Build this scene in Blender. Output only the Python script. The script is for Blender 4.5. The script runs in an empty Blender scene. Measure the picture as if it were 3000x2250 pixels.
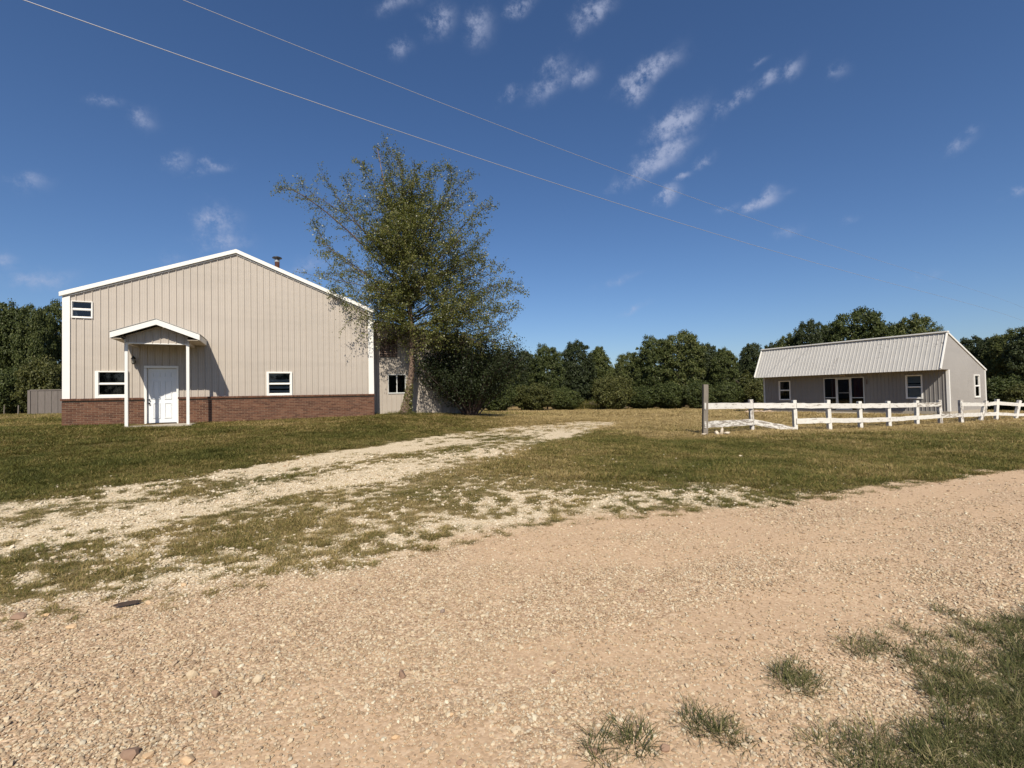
import bpy, bmesh, math, random
import numpy as np
from mathutils import Vector, Matrix
R = math.radians
sc = bpy.context.scene
COL = sc.collection
ZO = 1.55                                   # ground at the camera's foot is z = 0; surveyed heights are relative to the lens
rng = np.random.default_rng(7)
random.seed(7)

# ------------------------------------------------------------------ camera
cam_d = bpy.data.cameras.new('camera'); cam = bpy.data.objects.new('camera', cam_d); COL.objects.link(cam)
cam_d.sensor_width = 36.0; cam_d.lens = 36.0 * 1402.9 / 3000.0
cam_d.clip_start = 0.05; cam_d.clip_end = 3000
cam.matrix_world = Matrix.Translation((0, 0, ZO)) @ Matrix.Rotation(R(90) + 0.0232, 4, 'X') @ Matrix.Rotation(-0.0204, 4, 'Z')
sc.camera = cam
sc.render.resolution_x = 1024; sc.render.resolution_y = 768

# ------------------------------------------------------------------ light
SUN = Vector((0.0918, -1.0676, 1.067)).normalized()
sun_d = bpy.data.lights.new('sun', 'SUN'); sun_d.energy = 5.0; sun_d.angle = R(0.53); sun_d.color = (1.0, 0.925, 0.81)
sun = bpy.data.objects.new('sun', sun_d); COL.objects.link(sun)
sun.rotation_euler = SUN.to_track_quat('Z', 'Y').to_euler()
sun.location = (5, -20, 30)

CLOUDS = [
  (-0.7035,0.4511,0.0192,0.0081,0.60),
  (-0.6554,0.4434,0.0184,0.0118,0.50),
  (-0.7888,0.3229,0.0219,0.0115,0.45),
  (-0.6062,0.3953,0.0172,0.0127,0.60),
  (-0.5506,0.3998,0.0239,0.0105,0.50),
  (-0.5790,0.3809,0.0127,0.0063,0.50),
  (-0.5486,0.3115,0.0320,0.0251,0.60),
  (-0.5382,0.2778,0.0406,0.0160,0.50),
  (-0.6188,0.2412,0.0242,0.0122,0.35),
  (-0.8129,0.2055,0.0138,0.0119,0.50),
  (-0.7740,0.1852,0.0341,0.0149,0.45),
  (-0.3898,0.2558,0.0501,0.0156,0.35),
  (-0.2196,0.6856,0.0419,0.0108,0.50),
  (-0.1358,0.6676,0.0286,0.0200,0.80),
  (-0.0534,0.6635,0.0290,0.0225,0.55),
  (-0.2141,0.6226,0.0208,0.0118,0.50),
  (0.0381,0.6896,0.0253,0.0109,0.70),
  (0.1917,0.6746,0.0347,0.0153,0.75),
  (0.1662,0.6546,0.0211,0.0136,0.40),
  (0.1038,0.6022,0.0286,0.0147,0.50),
  (0.0995,0.5798,0.0498,0.0177,0.50),
  (0.1674,0.5873,0.0245,0.0124,0.65),
  (0.0124,0.5626,0.0217,0.0078,0.50),
  (0.2975,0.5762,0.0488,0.0156,0.90),
  (0.2712,0.5524,0.0233,0.0162,0.90),
  (0.3469,0.4936,0.0439,0.0184,0.95),
  (0.3293,0.4499,0.0413,0.0166,0.80),
  (0.2957,0.4263,0.0518,0.0160,0.75),
  (0.2345,0.4041,0.0270,0.0119,0.45),
  (0.3533,0.3978,0.0157,0.0069,0.70),
  (0.3287,0.3719,0.0179,0.0148,0.75),
  (0.3917,0.4202,0.0183,0.0089,0.60),
  (0.4608,0.5048,0.0257,0.0089,0.70),
  (0.4248,0.4948,0.0149,0.0127,0.60),
  (0.5457,0.5293,0.0183,0.0129,0.60),
  (0.5127,0.5207,0.0270,0.0076,0.50),
  (0.4941,0.5465,0.0139,0.0056,0.50),
  (0.6162,0.5012,0.0143,0.0113,0.40),
  (0.4923,0.3367,0.0275,0.0124,0.80),
  (0.4375,0.3378,0.0175,0.0081,0.40),
  (0.5284,0.3464,0.0159,0.0055,0.30),
  (0.7623,0.3549,0.0185,0.0091,0.45),
  (0.7777,0.3656,0.0065,0.0063,0.40),
  (0.8239,0.2726,0.0131,0.0068,0.50),
  (0.7189,0.1748,0.0180,0.0073,0.35),
  (0.6228,0.2797,0.0141,0.0065,0.30),
  (0.5370,0.2798,0.0209,0.0114,0.30),
  (0.2296,0.2269,0.0403,0.0080,0.35),
  (0.2550,0.1661,0.0266,0.0081,0.40),
]
world = bpy.data.worlds.new('World'); sc.world = world; world.use_nodes = True
wt = world.node_tree; wn = wt.nodes; wl = wt.links; wn.clear()
def wmath(op, a, b=None, c=None):
    n = wn.new('ShaderNodeMath'); n.operation = op
    for i, v in enumerate((a, b, c)):
        if v is None: continue
        if isinstance(v, (int, float)): n.inputs[i].default_value = v
        else: wl.new(v, n.inputs[i])
    return n.outputs[0]
wout = wn.new('ShaderNodeOutputWorld'); wbg = wn.new('ShaderNodeBackground')
sky = wn.new('ShaderNodeTexSky'); sky.sky_type = 'NISHITA'; sky.sun_disc = False
sky.sun_elevation = math.asin(SUN.z); sky.sun_rotation = math.atan2(SUN.x, SUN.y)
sky.altitude = 300; sky.air_density = 1.0; sky.dust_density = 0.8; sky.ozone_density = 3.5
hsv = wn.new('ShaderNodeHueSaturation'); hsv.inputs['Saturation'].default_value = 1.08; hsv.inputs['Value'].default_value = 1.0
hsv.inputs['Hue'].default_value = 0.5
tint = wn.new('ShaderNodeMix'); tint.data_type = 'RGBA'; tint.blend_type = 'MULTIPLY'; tint.inputs['Factor'].default_value = 1.0; wl.new(sky.outputs[0], tint.inputs['A']); tint.inputs['B'].default_value = (.99, 1.04, 1.17, 1)
wl.new(tint.outputs['Result'], hsv.inputs['Color'])
tc = wn.new('ShaderNodeTexCoord'); sep = wn.new('ShaderNodeSeparateXYZ'); wl.new(tc.outputs['Generated'], sep.inputs[0])
az = wmath('ARCTAN2', sep.outputs[0], sep.outputs[1]); el = wmath('ARCSINE', sep.outputs[2])
noi = wn.new('ShaderNodeTexNoise'); noi.inputs['Scale'].default_value = 34; noi.inputs['Detail'].default_value = 9; noi.inputs['Roughness'].default_value = 0.7
wl.new(tc.outputs['Generated'], noi.inputs['Vector'])
warp = wmath('MULTIPLY_ADD', noi.outputs['Fac'], 0.05, -0.025)
noi2 = wn.new('ShaderNodeTexNoise'); noi2.inputs['Scale'].default_value = 17; noi2.inputs['Detail'].default_value = 5
mp2 = wn.new('ShaderNodeMapping'); mp2.inputs['Location'].default_value = (3, 7, 1); wl.new(tc.outputs['Generated'], mp2.inputs[0]); wl.new(mp2.outputs[0], noi2.inputs['Vector'])
warp2 = wmath('MULTIPLY_ADD', noi2.outputs['Fac'], 0.05, -0.025)
azw = wmath('ADD', az, warp); elw = wmath('ADD', el, warp2)
acc = None
crng = random.Random(3)
extra = [(a, crng.uniform(.15, .9), crng.uniform(.02, .06), crng.uniform(.01, .03), crng.uniform(.4, .9)) for a in [crng.uniform(1.2, 5.1) for _ in range(26)]]
for a0, e0, sa, se, k in CLOUDS + [((a if a < math.pi else a - 2 * math.pi), e, s1, s2, k) for a, e, s1, s2, k in extra]:
    dx = wmath('SUBTRACT', azw, a0); dy = wmath('SUBTRACT', elw, e0)         # each wisp lies slanting, rising to the right
    da = wmath('MULTIPLY', wmath('MULTIPLY_ADD', dx, .96, wmath('MULTIPLY', dy, .28)), 0.85 / sa)
    de = wmath('MULTIPLY', wmath('MULTIPLY_ADD', dx, -.28, wmath('MULTIPLY', dy, .96)), 0.9 / se)
    r2 = wmath('MULTIPLY_ADD', da, da, wmath('MULTIPLY', de, de))
    m = wmath('MULTIPLY', wmath('EXPONENT', wmath('MULTIPLY', r2, -1.0)), k)
    acc = m if acc is None else wmath('MAXIMUM', acc, m)
dens = wmath('MULTIPLY', acc, wmath('MULTIPLY_ADD', noi.outputs['Fac'], 3.9, -1.25))
mr = wn.new('ShaderNodeMapRange'); mr.interpolation_type = 'SMOOTHSTEP'; wl.new(dens, mr.inputs['Value'])
mr.inputs['From Min'].default_value = 0.0; mr.inputs['From Max'].default_value = 0.9; mr.inputs['To Max'].default_value = 0.68
mixc = wn.new('ShaderNodeMix'); mixc.data_type = 'RGBA'
wl.new(mr.outputs[0], mixc.inputs['Factor']); wl.new(hsv.outputs[0], mixc.inputs['A']); mixc.inputs['B'].default_value = (5.3, 5.9, 7.9, 1)
wl.new(mixc.outputs['Result'], wbg.inputs['Color']); wbg.inputs['Strength'].default_value = 0.073
wl.new(wbg.outputs[0], wout.inputs['Surface'])

sc.view_settings.view_transform = 'Standard'; sc.view_settings.look = 'None'
sc.view_settings.exposure = 0.25; sc.view_settings.gamma = 1.0; sc.view_settings.use_curve_mapping = False
sc.render.engine = 'CYCLES'
sc.cycles.max_bounces = 6; sc.cycles.transparent_max_bounces = 8

# ------------------------------------------------------------------ helpers
def tag(o, label=None, cat=None, group=None, kind=None):
    if label: o['label'] = label
    if cat: o['category'] = cat
    if group: o['group'] = group
    if kind: o['kind'] = kind
    return o
def empty(name, loc, rz=0.0, label=None, cat=None, group=None):
    o = bpy.data.objects.new(name, None); COL.objects.link(o); o.location = loc; o.rotation_euler = (0, 0, rz)
    o.empty_display_size = 0.3
    return tag(o, label, cat, group)
def link(name, me, mat=None, parent=None, loc=None):
    o = bpy.data.objects.new(name, me); COL.objects.link(o)
    if mat and not me.materials: me.materials.append(mat)
    if parent: o.parent = parent
    if loc is not None: o.location = loc
    return o
class MB:
    def __init__(s): s.v = []; s.f = []; s.m = []; s.mi = 0
    def add(s, vs, fs):
        b = len(s.v); s.v += [tuple(v) for v in vs]; s.f += [tuple(i + b for i in f) for f in fs]; s.m += [s.mi] * len(fs)
    def box(s, x0, x1, y0, y1, z0, z1):
        if x0 > x1: x0, x1 = x1, x0
        if y0 > y1: y0, y1 = y1, y0
        if z0 > z1: z0, z1 = z1, z0
        s.add([(x0,y0,z0),(x1,y0,z0),(x1,y1,z0),(x0,y1,z0),(x0,y0,z1),(x1,y0,z1),(x1,y1,z1),(x0,y1,z1)],
              [(0,3,2,1),(4,5,6,7),(0,1,5,4),(1,2,6,5),(2,3,7,6),(3,0,4,7)])
    def bar(s, a, b, w, h, up=(0, 0, 1)):       # box along a->b, w sideways, h along up
        a = Vector(a); b = Vector(b); d = (b - a).normalized(); up = Vector(up); sd = d.cross(up).normalized(); u = sd.cross(d).normalized()
        vs = []
        for p in (a, b):
            for i, j in ((-1,-1),(1,-1),(1,1),(-1,1)): vs.append(p + sd * (i * w / 2) + u * (j * h / 2))
        s.add(vs, [(0,1,2,3),(7,6,5,4),(0,4,5,1),(1,5,6,2),(2,6,7,3),(3,7,4,0)])
    def tube(s, pts, rad, n=8, cap=True):
        pts = [Vector(p) for p in pts]; b0 = len(s.v)
        if isinstance(rad, (int, float)): rad = [rad] * len(pts)
        prev = None; rings = []
        for i, p in enumerate(pts):
            d = (pts[min(i+1, len(pts)-1)] - pts[max(i-1, 0)]).normalized()
            if prev is None: sd = d.orthogonal().normalized()
            else: sd = (prev - d * prev.dot(d)).normalized()
            prev = sd; up = d.cross(sd)
            rings.append([p + (sd * math.cos(2*math.pi*k/n) + up * math.sin(2*math.pi*k/n)) * rad[i] for k in range(n)])
        vs = [v for r in rings for v in r]; fs = []
        for i in range(len(pts) - 1):
            for k in range(n):
                a = i*n + k; b = i*n + (k+1) % n; fs.append((a, b, b + n, a + n))
        if cap: fs.append(tuple(range(n))[::-1]); fs.append(tuple(range((len(pts)-1)*n, len(pts)*n)))
        s.add(vs, fs)
    def poly(s, pts): s.add(pts, [tuple(range(len(pts)))])
    def build(s, name, mat, parent=None, smooth=False, loc=None):
        me = bpy.data.meshes.new(name); me.from_pydata(s.v, [], s.f)
        mats = mat if isinstance(mat, (list, tuple)) else [mat]
        for m in mats: me.materials.append(m)
        if len(mats) > 1: me.polygons.foreach_set('material_index', s.m)
        if smooth: me.polygons.foreach_set('use_smooth', [True] * len(me.polygons))
        me.update()
        return link(name, me, None, parent, loc)
def box(name, mat, parent, x0, x1, y0, y1, z0, z1):
    m = MB(); m.box(x0, x1, y0, y1, z0, z1); return m.build(name, mat, parent)
def npmesh(name, V, F, mat, smooth=False, mi=None):
    """V (n,3), F (m,k) all same k"""
    me = bpy.data.meshes.new(name); V = np.asarray(V, np.float32); F = np.asarray(F, np.int32); k = F.shape[1]
    me.vertices.add(len(V)); me.vertices.foreach_set('co', V.ravel())
    me.loops.add(F.size); me.loops.foreach_set('vertex_index', F.ravel())
    me.polygons.add(len(F)); me.polygons.foreach_set('loop_start', np.arange(0, F.size, k, dtype=np.int32))
    try: me.polygons.foreach_set('loop_total', np.full(len(F), k, np.int32))
    except Exception: pass
    for m in (mat if isinstance(mat, (list, tuple)) else [mat]): me.materials.append(m)
    if mi is not None: me.polygons.foreach_set('material_index', np.asarray(mi, np.int32))
    if smooth: me.polygons.foreach_set('use_smooth', np.ones(len(F), bool))
    me.update(calc_edges=True); return me

# ------------------------------------------------------------------ materials
def mat(name):
    m = bpy.data.materials.new(name); m.use_nodes = True; t = m.node_tree
    b = t.nodes['Principled BSDF']; return m, t, b
class N:
    def __init__(s, t): s.t = t
    def new(s, typ, **kw):
        n = s.t.nodes.new(typ)
        for k, v in kw.items(): setattr(n, k, v)
        return n
    def l(s, a, b): s.t.links.new(a, b)
    def math(s, op, a, b=None, c=None, clamp=False):
        n = s.new('ShaderNodeMath', operation=op); n.use_clamp = clamp
        for i, v in enumerate((a, b, c)):
            if v is None: continue
            if isinstance(v, (int, float)): n.inputs[i].default_value = v
            else: s.l(v, n.inputs[i])
        return n.outputs[0]
    def noise(s, vec, scale, detail=4, rough=.55, out='Fac'):
        n = s.new('ShaderNodeTexNoise'); n.inputs['Scale'].default_value = scale; n.inputs['Detail'].default_value = detail; n.inputs['Roughness'].default_value = rough
        if vec is not None: s.l(vec, n.inputs['Vector'])
        return n.outputs[out]
    def ramp(s, fac, stops):
        n = s.new('ShaderNodeValToRGB'); cr = n.color_ramp
        while len(cr.elements) < len(stops): cr.elements.new(.5)
        for e, (p, c) in zip(cr.elements, stops): e.position = p; e.color = (*c, 1) if len(c) == 3 else c
        s.l(fac, n.inputs[0]); return n.outputs[0]
    def mix(s, fac, a, b, blend='MIX'):
        n = s.new('ShaderNodeMix', data_type='RGBA', blend_type=blend)
        for key, v in (('Factor', fac), ('A', a), ('B', b)):
            i = n.inputs[key] if key == 'Factor' else [x for x in n.inputs if x.name == key and x.type == 'RGBA'][0]
            if isinstance(v, (int, float)): i.default_value = v
            elif isinstance(v, tuple): i.default_value = (*v, 1) if len(v) == 3 else v
            else: s.l(v, i)
        return [x for x in n.outputs if x.type == 'RGBA'][0]
    def map(s, vec, scale=(1,1,1), loc=(0,0,0)):
        n = s.new('ShaderNodeMapping'); n.inputs['Scale'].default_value = scale; n.inputs['Location'].default_value = loc; s.l(vec, n.inputs[0]); return n.outputs[0]
    def obj(s): return s.new('ShaderNodeTexCoord').outputs['Object']
    def pos(s): return s.new('ShaderNodeNewGeometry').outputs['Position']
    def bump(s, h, dist, strength, b):
        n = s.new('ShaderNodeBump'); n.inputs['Distance'].default_value = dist; n.inputs['Strength'].default_value = strength; s.l(h, n.inputs['Height']); s.l(n.outputs[0], b.inputs['Normal'])
def simple(name, col, rough=.6, var=.15, scale=6, spec=.3, metal=0, bump=0, stretch=(1,1,1)):
    m, t, b = mat(name); n = N(t); o = n.map(n.obj(), stretch)
    f = n.noise(o, scale, 6, .65); f2 = n.noise(o, scale * 9, 3)
    c = n.mix(f, tuple(x * (1 - var * 1.6) for x in col), tuple(min(1, x * (1 + var * 1.3)) for x in col))
    c = n.mix(n.math('MULTIPLY', f2, .35), c, tuple(x * .75 for x in col))
    n.l(c, b.inputs['Base Color']); b.inputs['Roughness'].default_value = rough; b.inputs['Specular IOR Level'].default_value = spec; b.inputs['Metallic'].default_value = metal
    if bump: n.bump(f2, .01, bump, b)
    return m

def siding_mat(name, col, stain=.25, fine=0.0):
    m, t, b = mat(name); n = N(t); o = n.obj()
    big = n.noise(n.map(o, (.5, .5, .35)), 1.3, 5, .6)
    streak = n.noise(n.map(o, (22, 22, .5)), 1.0, 4, .6)
    dirt = n.noise(o, 14, 5, .7)
    c = n.mix(big, tuple(x * .86 for x in col), tuple(x * 1.08 for x in col))
    band = n.noise(n.map(o, (.12, .12, 1.1)), 1.6, 3, .5); c = n.mix(n.math('MULTIPLY', n.ramp(band, [(.48, (0,0,0)), (.62, (1,1,1))]), .22), c, tuple(x * .78 for x in col))
    swirl = n.new('ShaderNodeTexWave', wave_type='RINGS'); swirl.inputs['Scale'].default_value = 1.1; swirl.inputs['Distortion'].default_value = 5; swirl.inputs['Detail'].default_value = 3; n.l(n.map(o, (1, 1, 1), (-9.0, 0, .6)), swirl.inputs['Vector'])
    c = n.mix(n.math('MULTIPLY', n.math('MULTIPLY', swirl.outputs['Fac'], n.ramp(n.noise(o, .5, 2), [(.45, (0,0,0)), (.7, (1,1,1))])), .16), c, tuple(x * .7 for x in col))
    c = n.mix(n.math('MULTIPLY', n.ramp(streak, [(.45, (0,0,0)), (.75, (1,1,1))]), stain * .5), c, tuple(x * .62 for x in col))
    c = n.mix(n.math('MULTIPLY', n.ramp(dirt, [(.5, (0,0,0)), (.8, (1,1,1))]), stain), c, (col[0] * .8, col[1] * .76, col[2] * .7))
    # splash dirt band near the foot of the sheet, and faint swirls where hands rubbed the chalky paint
    sp = n.new('ShaderNodeSeparateXYZ'); n.l(o, sp.inputs[0])
    foot = n.new('ShaderNodeMapRange'); n.l(sp.outputs[2], foot.inputs['Value']); foot.inputs['From Min'].default_value = 0.0; foot.inputs['From Max'].default_value = 1.7; foot.inputs['To Min'].default_value = .22; foot.inputs['To Max'].default_value = 0
    c = n.mix(n.math('MULTIPLY', foot.outputs[0], dirt), c, (.25, .2, .15))
    n.l(c, b.inputs['Base Color']); b.inputs['Roughness'].default_value = .5; b.inputs['Specular IOR Level'].default_value = .35
    n.bump(n.noise(n.map(o, (3, 3, 1.2)), 2.5, 2), .02, .25, b)
    return m
M = {}
M['siding'] = siding_mat('tan_metal_siding', (.465, .41, .345))
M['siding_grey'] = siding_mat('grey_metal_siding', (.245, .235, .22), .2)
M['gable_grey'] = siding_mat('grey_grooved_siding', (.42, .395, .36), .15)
M['white_trim'] = simple('white_trim', (.80, .78, .72), .45, .05, 5)
M['white_dull'] = simple('white_dull_trim', (.60, .60, .57), .5, .08, 5)
M['door_white'] = simple('door_white', (.76, .77, .76), .4, .03, 3)
M['glassdark'] = simple('dark_interior', (.012, .012, .013), .9, .1)
M['metal'] = simple('aluminium', (.45, .44, .42), .4, .08, metal=.6)
M['blackmetal'] = simple('black_metal', (.02, .018, .016), .5, .2)
M['rust'] = simple('rusty_pipe', (.06, .022, .014), .8, .4, 18)
M['galv'] = simple('galvanised', (.55, .55, .54), .4, .1, metal=.5)
M['louvre'] = simple('brown_louvre', (.17, .115, .09), .7, .3, 8)
M['concrete'] = simple('concrete', (.42, .37, .29), .9, .2, 7, bump=.4)
M['curtain'] = simple('red_curtain', (.12, .02, .015), .9, .3, 8)
M['blind'] = simple('window_blind', (.42, .43, .42), .7, .05)
M['soffit'] = simple('soffit', (.55, .47, .37), .7, .08)
M['lampglass'] = simple('lamp_glass', (.35, .33, .28), .15, .05)

def glass_mat():
    m, t, b = mat('window_glass'); n = N(t); t.nodes.remove(b)
    tr = n.new('ShaderNodeBsdfTransparent'); tr.inputs[0].default_value = (.72, .76, .76, 1)
    gl = n.new('ShaderNodeBsdfGlossy'); gl.inputs['Roughness'].default_value = .03
    fr = n.new('ShaderNodeFresnel'); fr.inputs[0].default_value = 1.5
    mx = n.new('ShaderNodeMixShader'); n.l(n.math('ADD', fr.outputs[0], .02), mx.inputs[0]); n.l(tr.outputs[0], mx.inputs[1]); n.l(gl.outputs[0], mx.inputs[2])
    n.l(mx.outputs[0], t.nodes['Material Output'].inputs[0]); return m
M['glass'] = glass_mat()

def brick_mat():
    m, t, b = mat('red_brick'); n = N(t); oi = n.new('ShaderNodeObjectInfo'); ge = n.new('ShaderNodeNewGeometry')
    r = n.math('FRACT', n.math('MULTIPLY_ADD', oi.outputs['Random'], 1.7, n.math('MULTIPLY', ge.outputs['Random Per Island'], 3.3)))
    c = n.ramp(r, [(0, (.040, .019, .013)), (.3, (.072, .031, .019)), (.6, (.112, .050, .028)), (.85, (.15, .075, .044)), (1, (.07, .035, .024))])
    f = n.noise(n.pos(), 60, 4, .7)
    c = n.mix(n.math('MULTIPLY', f, .5), c, (.22, .11, .075)); n.l(c, b.inputs['Base Color'])
    b.inputs['Roughness'].default_value = .9; b.inputs['Specular IOR Level'].default_value = .15; n.bump(f, .004, .5, b); return m
M['brick'] = brick_mat()
M['mortar'] = simple('mortar', (.26, .185, .125), .95, .15, 20, bump=.3)

def roof_mat():
    m, t, b = mat('white_metal_roof'); n = N(t); o = n.obj()
    c = n.mix(n.noise(o, 2.5, 5), (.40, .38, .34), (.50, .48, .44))
    # dark lichen and tar scuffs in a few patches
    s1 = n.ramp(n.noise(n.map(o, (1, 1, 1), (4.2, 1, 2)), .55, 2), [(.52, (0,0,0)), (.60, (1,1,1))])
    s2 = n.ramp(n.noise(n.map(o, (3, 3, 3)), 2.2, 6, .75), [(.56, (0,0,0)), (.62, (1,1,1))])
    c = n.mix(n.math('MULTIPLY', n.math('MULTIPLY', s1, s2), .75), c, (.16, .14, .12))
    n.l(c, b.inputs['Base Color']); b.inputs['Roughness'].default_value = .45; return m
M['roof'] = roof_mat()

def peel_mat(name, wear):
    m, t, b = mat(name); n = N(t); o = n.obj(); oi = n.new('ShaderNodeObjectInfo')
    add = n.new('ShaderNodeVectorMath', operation='ADD'); cmb = n.new('ShaderNodeCombineXYZ')
    for i in range(3): n.l(n.math('MULTIPLY', oi.outputs['Random'], 31.0), cmb.inputs[i])
    n.l(o, add.inputs[0]); n.l(cmb.outputs[0], add.inputs[1])
    v = n.map(add.outputs[0], (8, 8, 1.7))
    f = n.noise(v, 2.2, 8, .7); g = n.noise(v, 14, 4, .6)
    mask = n.ramp(n.math('MULTIPLY_ADD', g, .25, f), [(.70 - wear, (0,0,0)), (.77 - wear, (1,1,1))])
    wood = n.mix(n.noise(n.map(add.outputs[0], (40, 40, 3)), 3, 4), (.20, .17, .14), (.36, .32, .27))
    paint = n.mix(n.math('MULTIPLY_ADD', n.noise(add.outputs[0], 5, 4), .6, n.math('MULTIPLY', g, .4)), (.80, .78, .72), (.50, .465, .40))
    n.l(n.mix(mask, paint, wood), b.inputs['Base Color']); b.inputs['Roughness'].default_value = .75; b.inputs['Specular IOR Level'].default_value = .2
    n.bump(n.math('MULTIPLY_ADD', mask, -.6, g), .006, .5, b); return m
M['peel'] = peel_mat('peeling_white_paint', .0)
M['peel2'] = peel_mat('worn_white_paint', .10)
def wood_mat(name, c1, c2):
    m, t, b = mat(name); n = N(t); o = n.obj(); oi = n.new('ShaderNodeObjectInfo')
    w = n.noise(n.map(o, (9, 9, .7)), 2.5, 7, .7); g = n.noise(n.map(o, (60, 60, 2)), 2, 4)
    c = n.mix(w, c1, c2); c = n.mix(n.math('MULTIPLY', g, .5), c, tuple(x * .35 for x in c1)); c = n.mix(n.math('MULTIPLY', oi.outputs['Random'], .35), c, tuple(x * .5 for x in c1))
    n.l(c, b.inputs['Base Color']); b.inputs['Roughness'].default_value = .9; b.inputs['Specular IOR Level'].default_value = .1; n.bump(g, .008, .6, b); return m
M['grey_wood'] = wood_mat('weathered_grey_wood', (.13, .11, .095), (.34, .30, .27))
M['post_wood'] = wood_mat('weathered_post_wood', (.18, .15, .12), (.40, .36, .30))
M['dark_wood'] = wood_mat('dark_driftwood', (.05, .035, .03), (.13, .10, .08))

def leaf_mat(name, cols, trans=.3, rough=.55, spec=.25, hue_noise=.8):
    m, t, b = mat(name); n = N(t); ge = n.new('ShaderNodeNewGeometry'); oi = n.new('ShaderNodeObjectInfo')
    big = n.noise(n.pos(), hue_noise, 3)
    k = n.math('ADD', n.math('MULTIPLY', ge.outputs['Random Per Island'], .62), n.math('MULTIPLY', n.math('ADD', big, oi.outputs['Random']), .22))
    c = n.ramp(k, [(i / (len(cols) - 1), q) for i, q in enumerate(cols)])
    t.nodes.remove(b); d = n.new('ShaderNodeBsdfPrincipled'); n.l(c, d.inputs['Base Color']); d.inputs['Roughness'].default_value = rough; d.inputs['Specular IOR Level'].default_value = spec
    tl = n.new('ShaderNodeBsdfTranslucent'); n.l(n.mix(1.0, c, (1.0, 1.15, .5), 'MULTIPLY'), tl.inputs[0])
    mx = n.new('ShaderNodeMixShader'); mx.inputs[0].default_value = trans; n.l(d.outputs[0], mx.inputs[1]); n.l(tl.outputs[0], mx.inputs[2])
    n.l(mx.outputs[0], t.nodes['Material Output'].inputs[0]); return m
M['leaf_oak'] = leaf_mat('oak_leaves', [(.019, .027, .008), (.038, .051, .014), (.062, .078, .021), (.098, .11, .031), (.15, .145, .046)], .2)
M['leaf_olive'] = leaf_mat('olive_leaves', [(.024, .029, .008), (.046, .053, .015), (.075, .080, .022), (.11, .11, .031), (.15, .135, .045)], .2)
M['leaf_dark'] = leaf_mat('dark_leaves', [(.015, .021, .008), (.028, .038, .014), (.045, .058, .020), (.072, .082, .028)], .15)
M['leaf_birch'] = leaf_mat('birch_leaves', [(.042, .050, .014), (.080, .092, .024), (.125, .135, .033), (.185, .185, .05), (.26, .23, .085), (.42, .40, .22)], .35, .4, .5, .5)
M['leaf_shrub'] = leaf_mat('shrub_leaves', [(.012, .017, .007), (.021, .029, .010), (.035, .045, .015), (.060, .070, .025)], .2)
M['bark'] = simple('bark', (.14, .105, .08), .95, .4, 9, bump=.8)
M['twig'] = simple('twig', (.085, .06, .05), .9, .3, 9)
def bark_birch():
    m, t, b = mat('peeling_birch_bark'); n = N(t); o = n.obj()
    f = n.noise(n.map(o, (5, 5, 9)), 2.2, 6, .75); g = n.noise(n.map(o, (12, 12, 20)), 3, 4, .7)
    c = n.ramp(f, [(.3, (.07, .045, .032)), (.48, (.16, .10, .07)), (.6, (.34, .25, .18)), (.72, (.20, .12, .085))])
    n.l(n.mix(n.math('MULTIPLY', g, .4), c, (.06, .04, .03)), b.inputs['Base Color']); b.inputs['Roughness'].default_value = .9; n.bump(f, .05, 1, b); return m
M['bark_birch'] = bark_birch()

# ------------------------------------------------------------------ ground height
CP=[(0,0,-1.55),(-4,3,-1.55),(4,3,-1.58),(0,5,-1.52),(-8,6,-1.42),(10,9.5,-1.62),(20,13,-1.75),(-14,3,-1.5),
(14,0,-1.65),(-15.8,16.4,-.76),(-11,18.6,-.86),(-8.5,19.6,-.85),(-6.2,20.9,-.80),(-4.8,22.6,-.82),(-3.6,24.2,-.85),(-1.8,24.4,-.98),(-12,30,-.8),(-20,28,-.72),(-16,12,-.95),(-10,13,-1.05),
(-5,14,-1.18),(0,10,-1.38),(0,18,-1.25),(6.2,15.2,-1.42),(12,16,-1.52),(18,19,-1.62),(25,24,-1.68),(23.5,25.3,-1.57),(17,33,-1.55),
(6,28,-1.42),(0,30,-1.35),(-38,37,-.74),(-60,45,-.9),(0,61,-1.9),(20,58,-1.9),(-30,62,-1.4),(45,40,-2.1),(60,60,-2.2),(-30,15,-.95),(-40,25,-.8),(8,45,-1.7),(30,10,-1.9),(40,18,-2.0),(-30,-5,-1.7),(30,-10,-1.8),(0,-15,-1.6)]
CP = np.array(CP)
_P = CP[:, :2]; _n = len(CP)
_A = np.zeros((_n + 3, _n + 3)); _A[:_n, :_n] = -(np.linalg.norm(_P[:, None] - _P[None], axis=2) + np.eye(_n) * -.4)
_A[:_n, _n] = 1; _A[:_n, _n+1:] = _P; _A[_n:, :_n] = _A[:_n, _n:].T
_W = np.linalg.solve(_A, np.r_[CP[:, 2], 0, 0, 0])
def gz(x, y):
    x = np.asarray(x, float); y = np.asarray(y, float); xs = x.ravel(); ys = y.ravel(); out = np.empty(len(xs))
    for i in range(0, len(xs), 60000):
        a, b = xs[i:i+60000], ys[i:i+60000]
        r = np.hypot(a, b); k = np.minimum(1, 95 / np.maximum(r, 1e-6)); a2 = a * k; b2 = b * k
        d = np.sqrt((a2[:, None] - _P[:, 0])**2 + (b2[:, None] - _P[:, 1])**2 + .01)
        out[i:i+60000] = -(d @ _W[:-3]) + _W[-3] + _W[-2] * a2 + _W[-1] * b2
    out = out.reshape(x.shape) + ZO
    return out if out.shape else float(out)
def hash2(i, j, s):
    h = np.sin(i * 127.1 + j * 311.7 + s * 74.7) * 43758.5453; return h - np.floor(h)
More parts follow.
